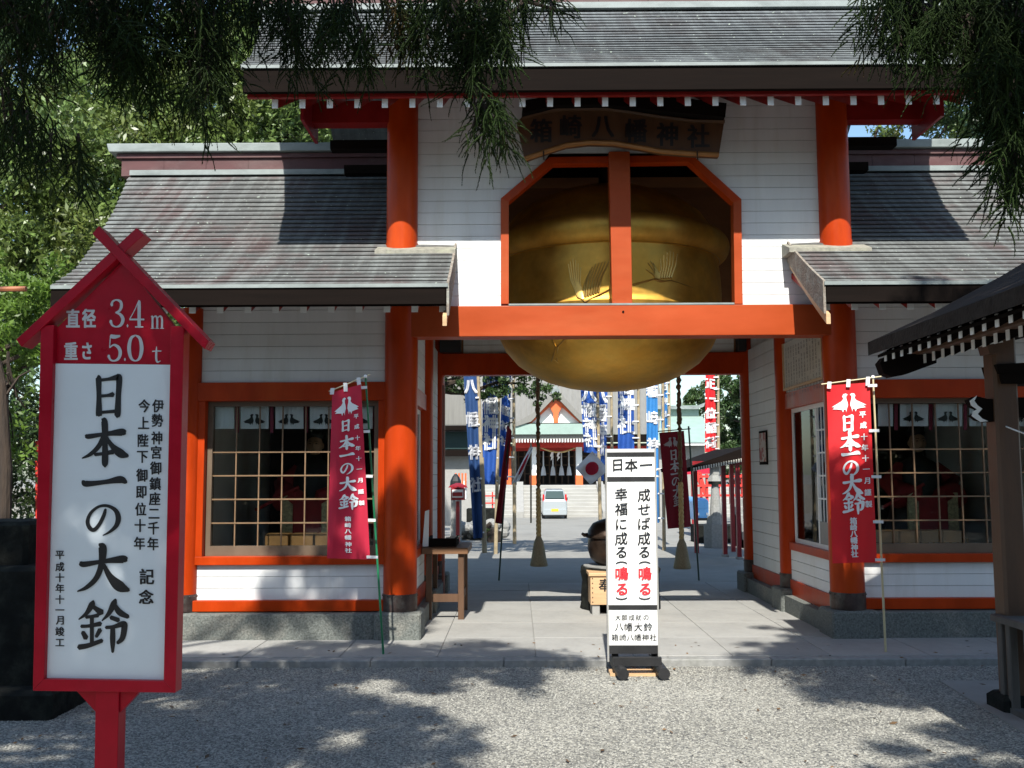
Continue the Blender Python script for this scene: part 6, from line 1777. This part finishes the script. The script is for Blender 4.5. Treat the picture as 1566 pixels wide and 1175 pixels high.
def canopy_grid():
    res = []
    for gx in np.arange(-6.2, 7.6, .40):
        for gy in np.arange(4.6, 10.25, .38):
            if rng.random() < (.02 if gx < -.6 else .10): continue
            G_ = np.array([gx + rng.uniform(-.2, .2), gy + rng.uniform(-.19, .19), PZ])
            hmin = max(6.2, (G_[1] - 3.0) / .935)
            P = G_ - sv * (rng.uniform(hmin, hmin + 2.6) / -sv[2])
            if shade_ok(P, .3): res.append(P)
    for gx in np.arange(-2.9, -1.0, .30):
        for gz in np.arange(.5, 3.1, .26):
            if rng.random() < .40: continue
            G_ = np.array([gx + rng.uniform(-.1, .1), YS, gz + rng.uniform(-.1, .1)])
            res.append(G_ - sv * (rng.uniform(4.5, 6.5) / -sv[2]))
    for gx in np.arange(2.7, 5.0, .34):
        for gy in np.arange(5.6, 8.2, .40):
            if rng.random() < .12: continue
            P = np.array([gx + rng.uniform(-.12, .12), gy + rng.uniform(-.12, .12), 2.9]) - sv * (rng.uniform(3.4, 5.2) / -sv[2])
            res.append(P)
    for px in np.arange(290, 1620, 52):
        for py in np.arange(690, 945, 48):
            if 640 < px < 1215: continue
            if rng.random() < .12: continue
            G_ = np.array(at(px + rng.uniform(-18, 18), py + rng.uniform(-18, 18), YC - .1))
            hmin = max(7.2, (G_[1] - 3.0) / .935)
            P = G_ - sv * (rng.uniform(hmin, hmin + 1.8) / -sv[2])
            if shade_ok(P, .22): res.append(P)
    return res
CAN = canopy_grid()
CANL = [p for p in CAN if p[0] < 1.0]; CANR = [p for p in CAN if p[0] >= 1.0]
PL = [(40, 20, 110, 45, 5.0, 230), (150, 10, 90, 40, 5.2, 170), (265, 5, 90, 35, 5.0, 140), (360, 10, 80, 35, 5.4, 130),
      (62, 80, 38, 46, 5.3, 84), (15, 150, 40, 50, 5.0, 60), (200, 85, 45, 50, 5.0, 170), (185, 40, 50, 50, 5.2, 110), (300, 50, 42, 45, 5.1, 130), (305, 150, 22, 34, 5.1, 60), (325, 100, 30, 30, 5.2, 60),
      (50, 215, 50, 18, 4.8, 36), (95, 245, 40, 12, 4.8, 26), (20, 190, 30, 30, 4.8, 36), (245, 95, 20, 30, 5.1, 30),
      (430, 30, 40, 36, 5.4, 80), (470, 80, 36, 30, 5.3, 56), (530, 30, 46, 34, 5.2, 90), (560, 84, 26, 22, 5.2, 34), (610, 36, 40, 34, 5.2, 80), (650, 80, 22, 24, 5.2, 30), (690, 26, 46, 32, 5.1, 110), (712, 80, 22, 26, 5.1, 50), (750, 50, 34, 50, 5.0, 100), (795, 8, 36, 22, 5.0, 64), (836, 16, 16, 26, 5.2, 26),
      (712, 125, 12, 26, 5.0, 22), (742, 186, 22, 10, 5.0, 44), (742, 196, 12, 8, 5.0, 20), (775, 80, 12, 22, 5.1, 14), (722, 155, 7, 16, 5.0, 10)]
PR = [(1400, 10, 80, 25, 5.2, 130), (1480, 20, 70, 40, 5.1, 190), (1550, 40, 50, 60, 5.0, 190), (1350, 35, 26, 30, 5.3, 60), (1400, 55, 30, 30, 5.2, 60), (1440, 60, 40, 30, 5.1, 90), (1500, 90, 45, 40, 5.0, 110), (1555, 130, 40, 60, 4.9, 160),
      (1560, 210, 30, 40, 4.9, 90), (1540, 255, 16, 40, 4.9, 44), (1530, 180, 26, 18, 5.0, 40), (1500, 135, 30, 20, 5.1, 36), (1375, 70, 16, 14, 5.2, 16), (1562, 280, 12, 20, 4.9, 20)]
def limb_px(pts): return [tuple(at(a, b_, Y_)) for a, b_, Y_ in pts]
cedar('cedar tree whose dark drooping sprays hang across the top left', (-4.8, .6, 0),
      [[(-4.8, .6, 5.2)] + limb_px([(-80, -80, 4.6), (60, -30, 5.1), (150, 10, 5.2), (155, 80, 5.2)]), [(-4.8, .6, 6)] + limb_px([(200, -200, 4.8), (440, -130, 5.2), (600, -70, 5.2), (700, 10, 5.1), (722, 110, 5.0), (742, 175, 5.0)]),
       [(-4.8, .6, 5.6)] + limb_px([(100, -90, 4.8), (290, -30, 5.1), (310, 60, 5.1), (300, 150, 5.1)]), [Vector(p) for p in limb_px([(640, -60, 5.2), (760, -10, 5.0), (850, 15, 5.1)])]], PL, CANL, 'cedars leaning over the forecourt')
cedar('cedar tree whose dark drooping sprays hang at the upper right corner', (6.2, 1.4, 0),
      [[(6.2, 1.4, 5.4)] + limb_px([(1620, -60, 4.9), (1560, 40, 5.0), (1560, 150, 4.9), (1550, 260, 4.9)]), limb_px([(1600, -20, 5.0), (1500, 10, 5.1), (1400, 20, 5.2), (1350, 40, 5.3)])], PR, CANR, 'cedars leaning over the forecourt')
print('canopy', len(CANL), len(CANR))

# unseen wood added behind the viewer: cuts sky fill, reflects in glass and bell
cs = []; rs3 = []; ns3 = []
for i in range(300):
    a = rng.uniform(-1.3, 1.3); d = rng.uniform(15, 26)
    z = rng.uniform(.5, 8); r = rng.uniform(1.2, 2.3)
    cs.append((1 + math.sin(a) * d * 1.5, -3 - math.cos(a) * d, z)); rs3.append(r); ns3.append(int(90 * r * r))
o = leaf_cloud('woodland', cs, rs3, ns3, .75, LEAFD, None, shell=.3)
tag(o, 'unseen wood added behind the viewer to cut the sky fill', 'woodland', kind='stuff')
for i, (x, y, r) in enumerate(((-11, -12, .5), (-3, -17, .45), (5, -13, .5), (13, -16, .45))):  # trunks of the same added, unseen wood
    t = thing('tall_cedar', ['leftmost', 'second', 'third', 'rightmost'][i] + ' of four added cedar trunks standing unseen behind the viewer', 'tree', (x, y, 0), 'cedars behind the viewer')
    MB().path([(x, y, 0), (x + .1, y, 6), (x, y, 18)], [r, r * .8, r * .3], 12).build('trunk', BARK, t)
    leaf_cloud('crown', [(x + rng.uniform(-2, 2), y + rng.uniform(-2, 2), rng.uniform(8, 17)) for _ in range(12)], [1.6] * 12, [160] * 12, .5, NEEDLE, t, shell=.2)

# fallen leaves and twigs on the ground
nl_ = 520
px_ = rng.uniform(-6, 7.5, nl_); py_ = 4.8 + 5.2 * rng.random(nl_) ** 1.2
pz_ = np.where(py_ > 9.12, PZ + .004, .016)
C_ = np.stack([px_, py_, pz_], 1); a_ = rng.uniform(0, 6.28, nl_); s_l = rng.uniform(.012, .035, nl_)
u_ = np.stack([np.cos(a_) * s_l, np.sin(a_) * s_l, rng.uniform(-.004, .006, nl_)], 1); w2_ = np.stack([-np.sin(a_) * s_l * .4, np.cos(a_) * s_l * .4, rng.uniform(0, .006, nl_)], 1)
V = np.stack([C_ - u_, C_ + w2_, C_ + u_, C_ - w2_], 1).reshape(-1, 3)
o = mesh_np('fallen_leaves', V, 4, np.arange(nl_ * 4), mat('dry_leaf', (.10, .055, .022), rough=.8, var=.2, island=.6))
tag(o, 'dry brown leaves scattered over the gravel and paving', 'leaves', kind='stuff')
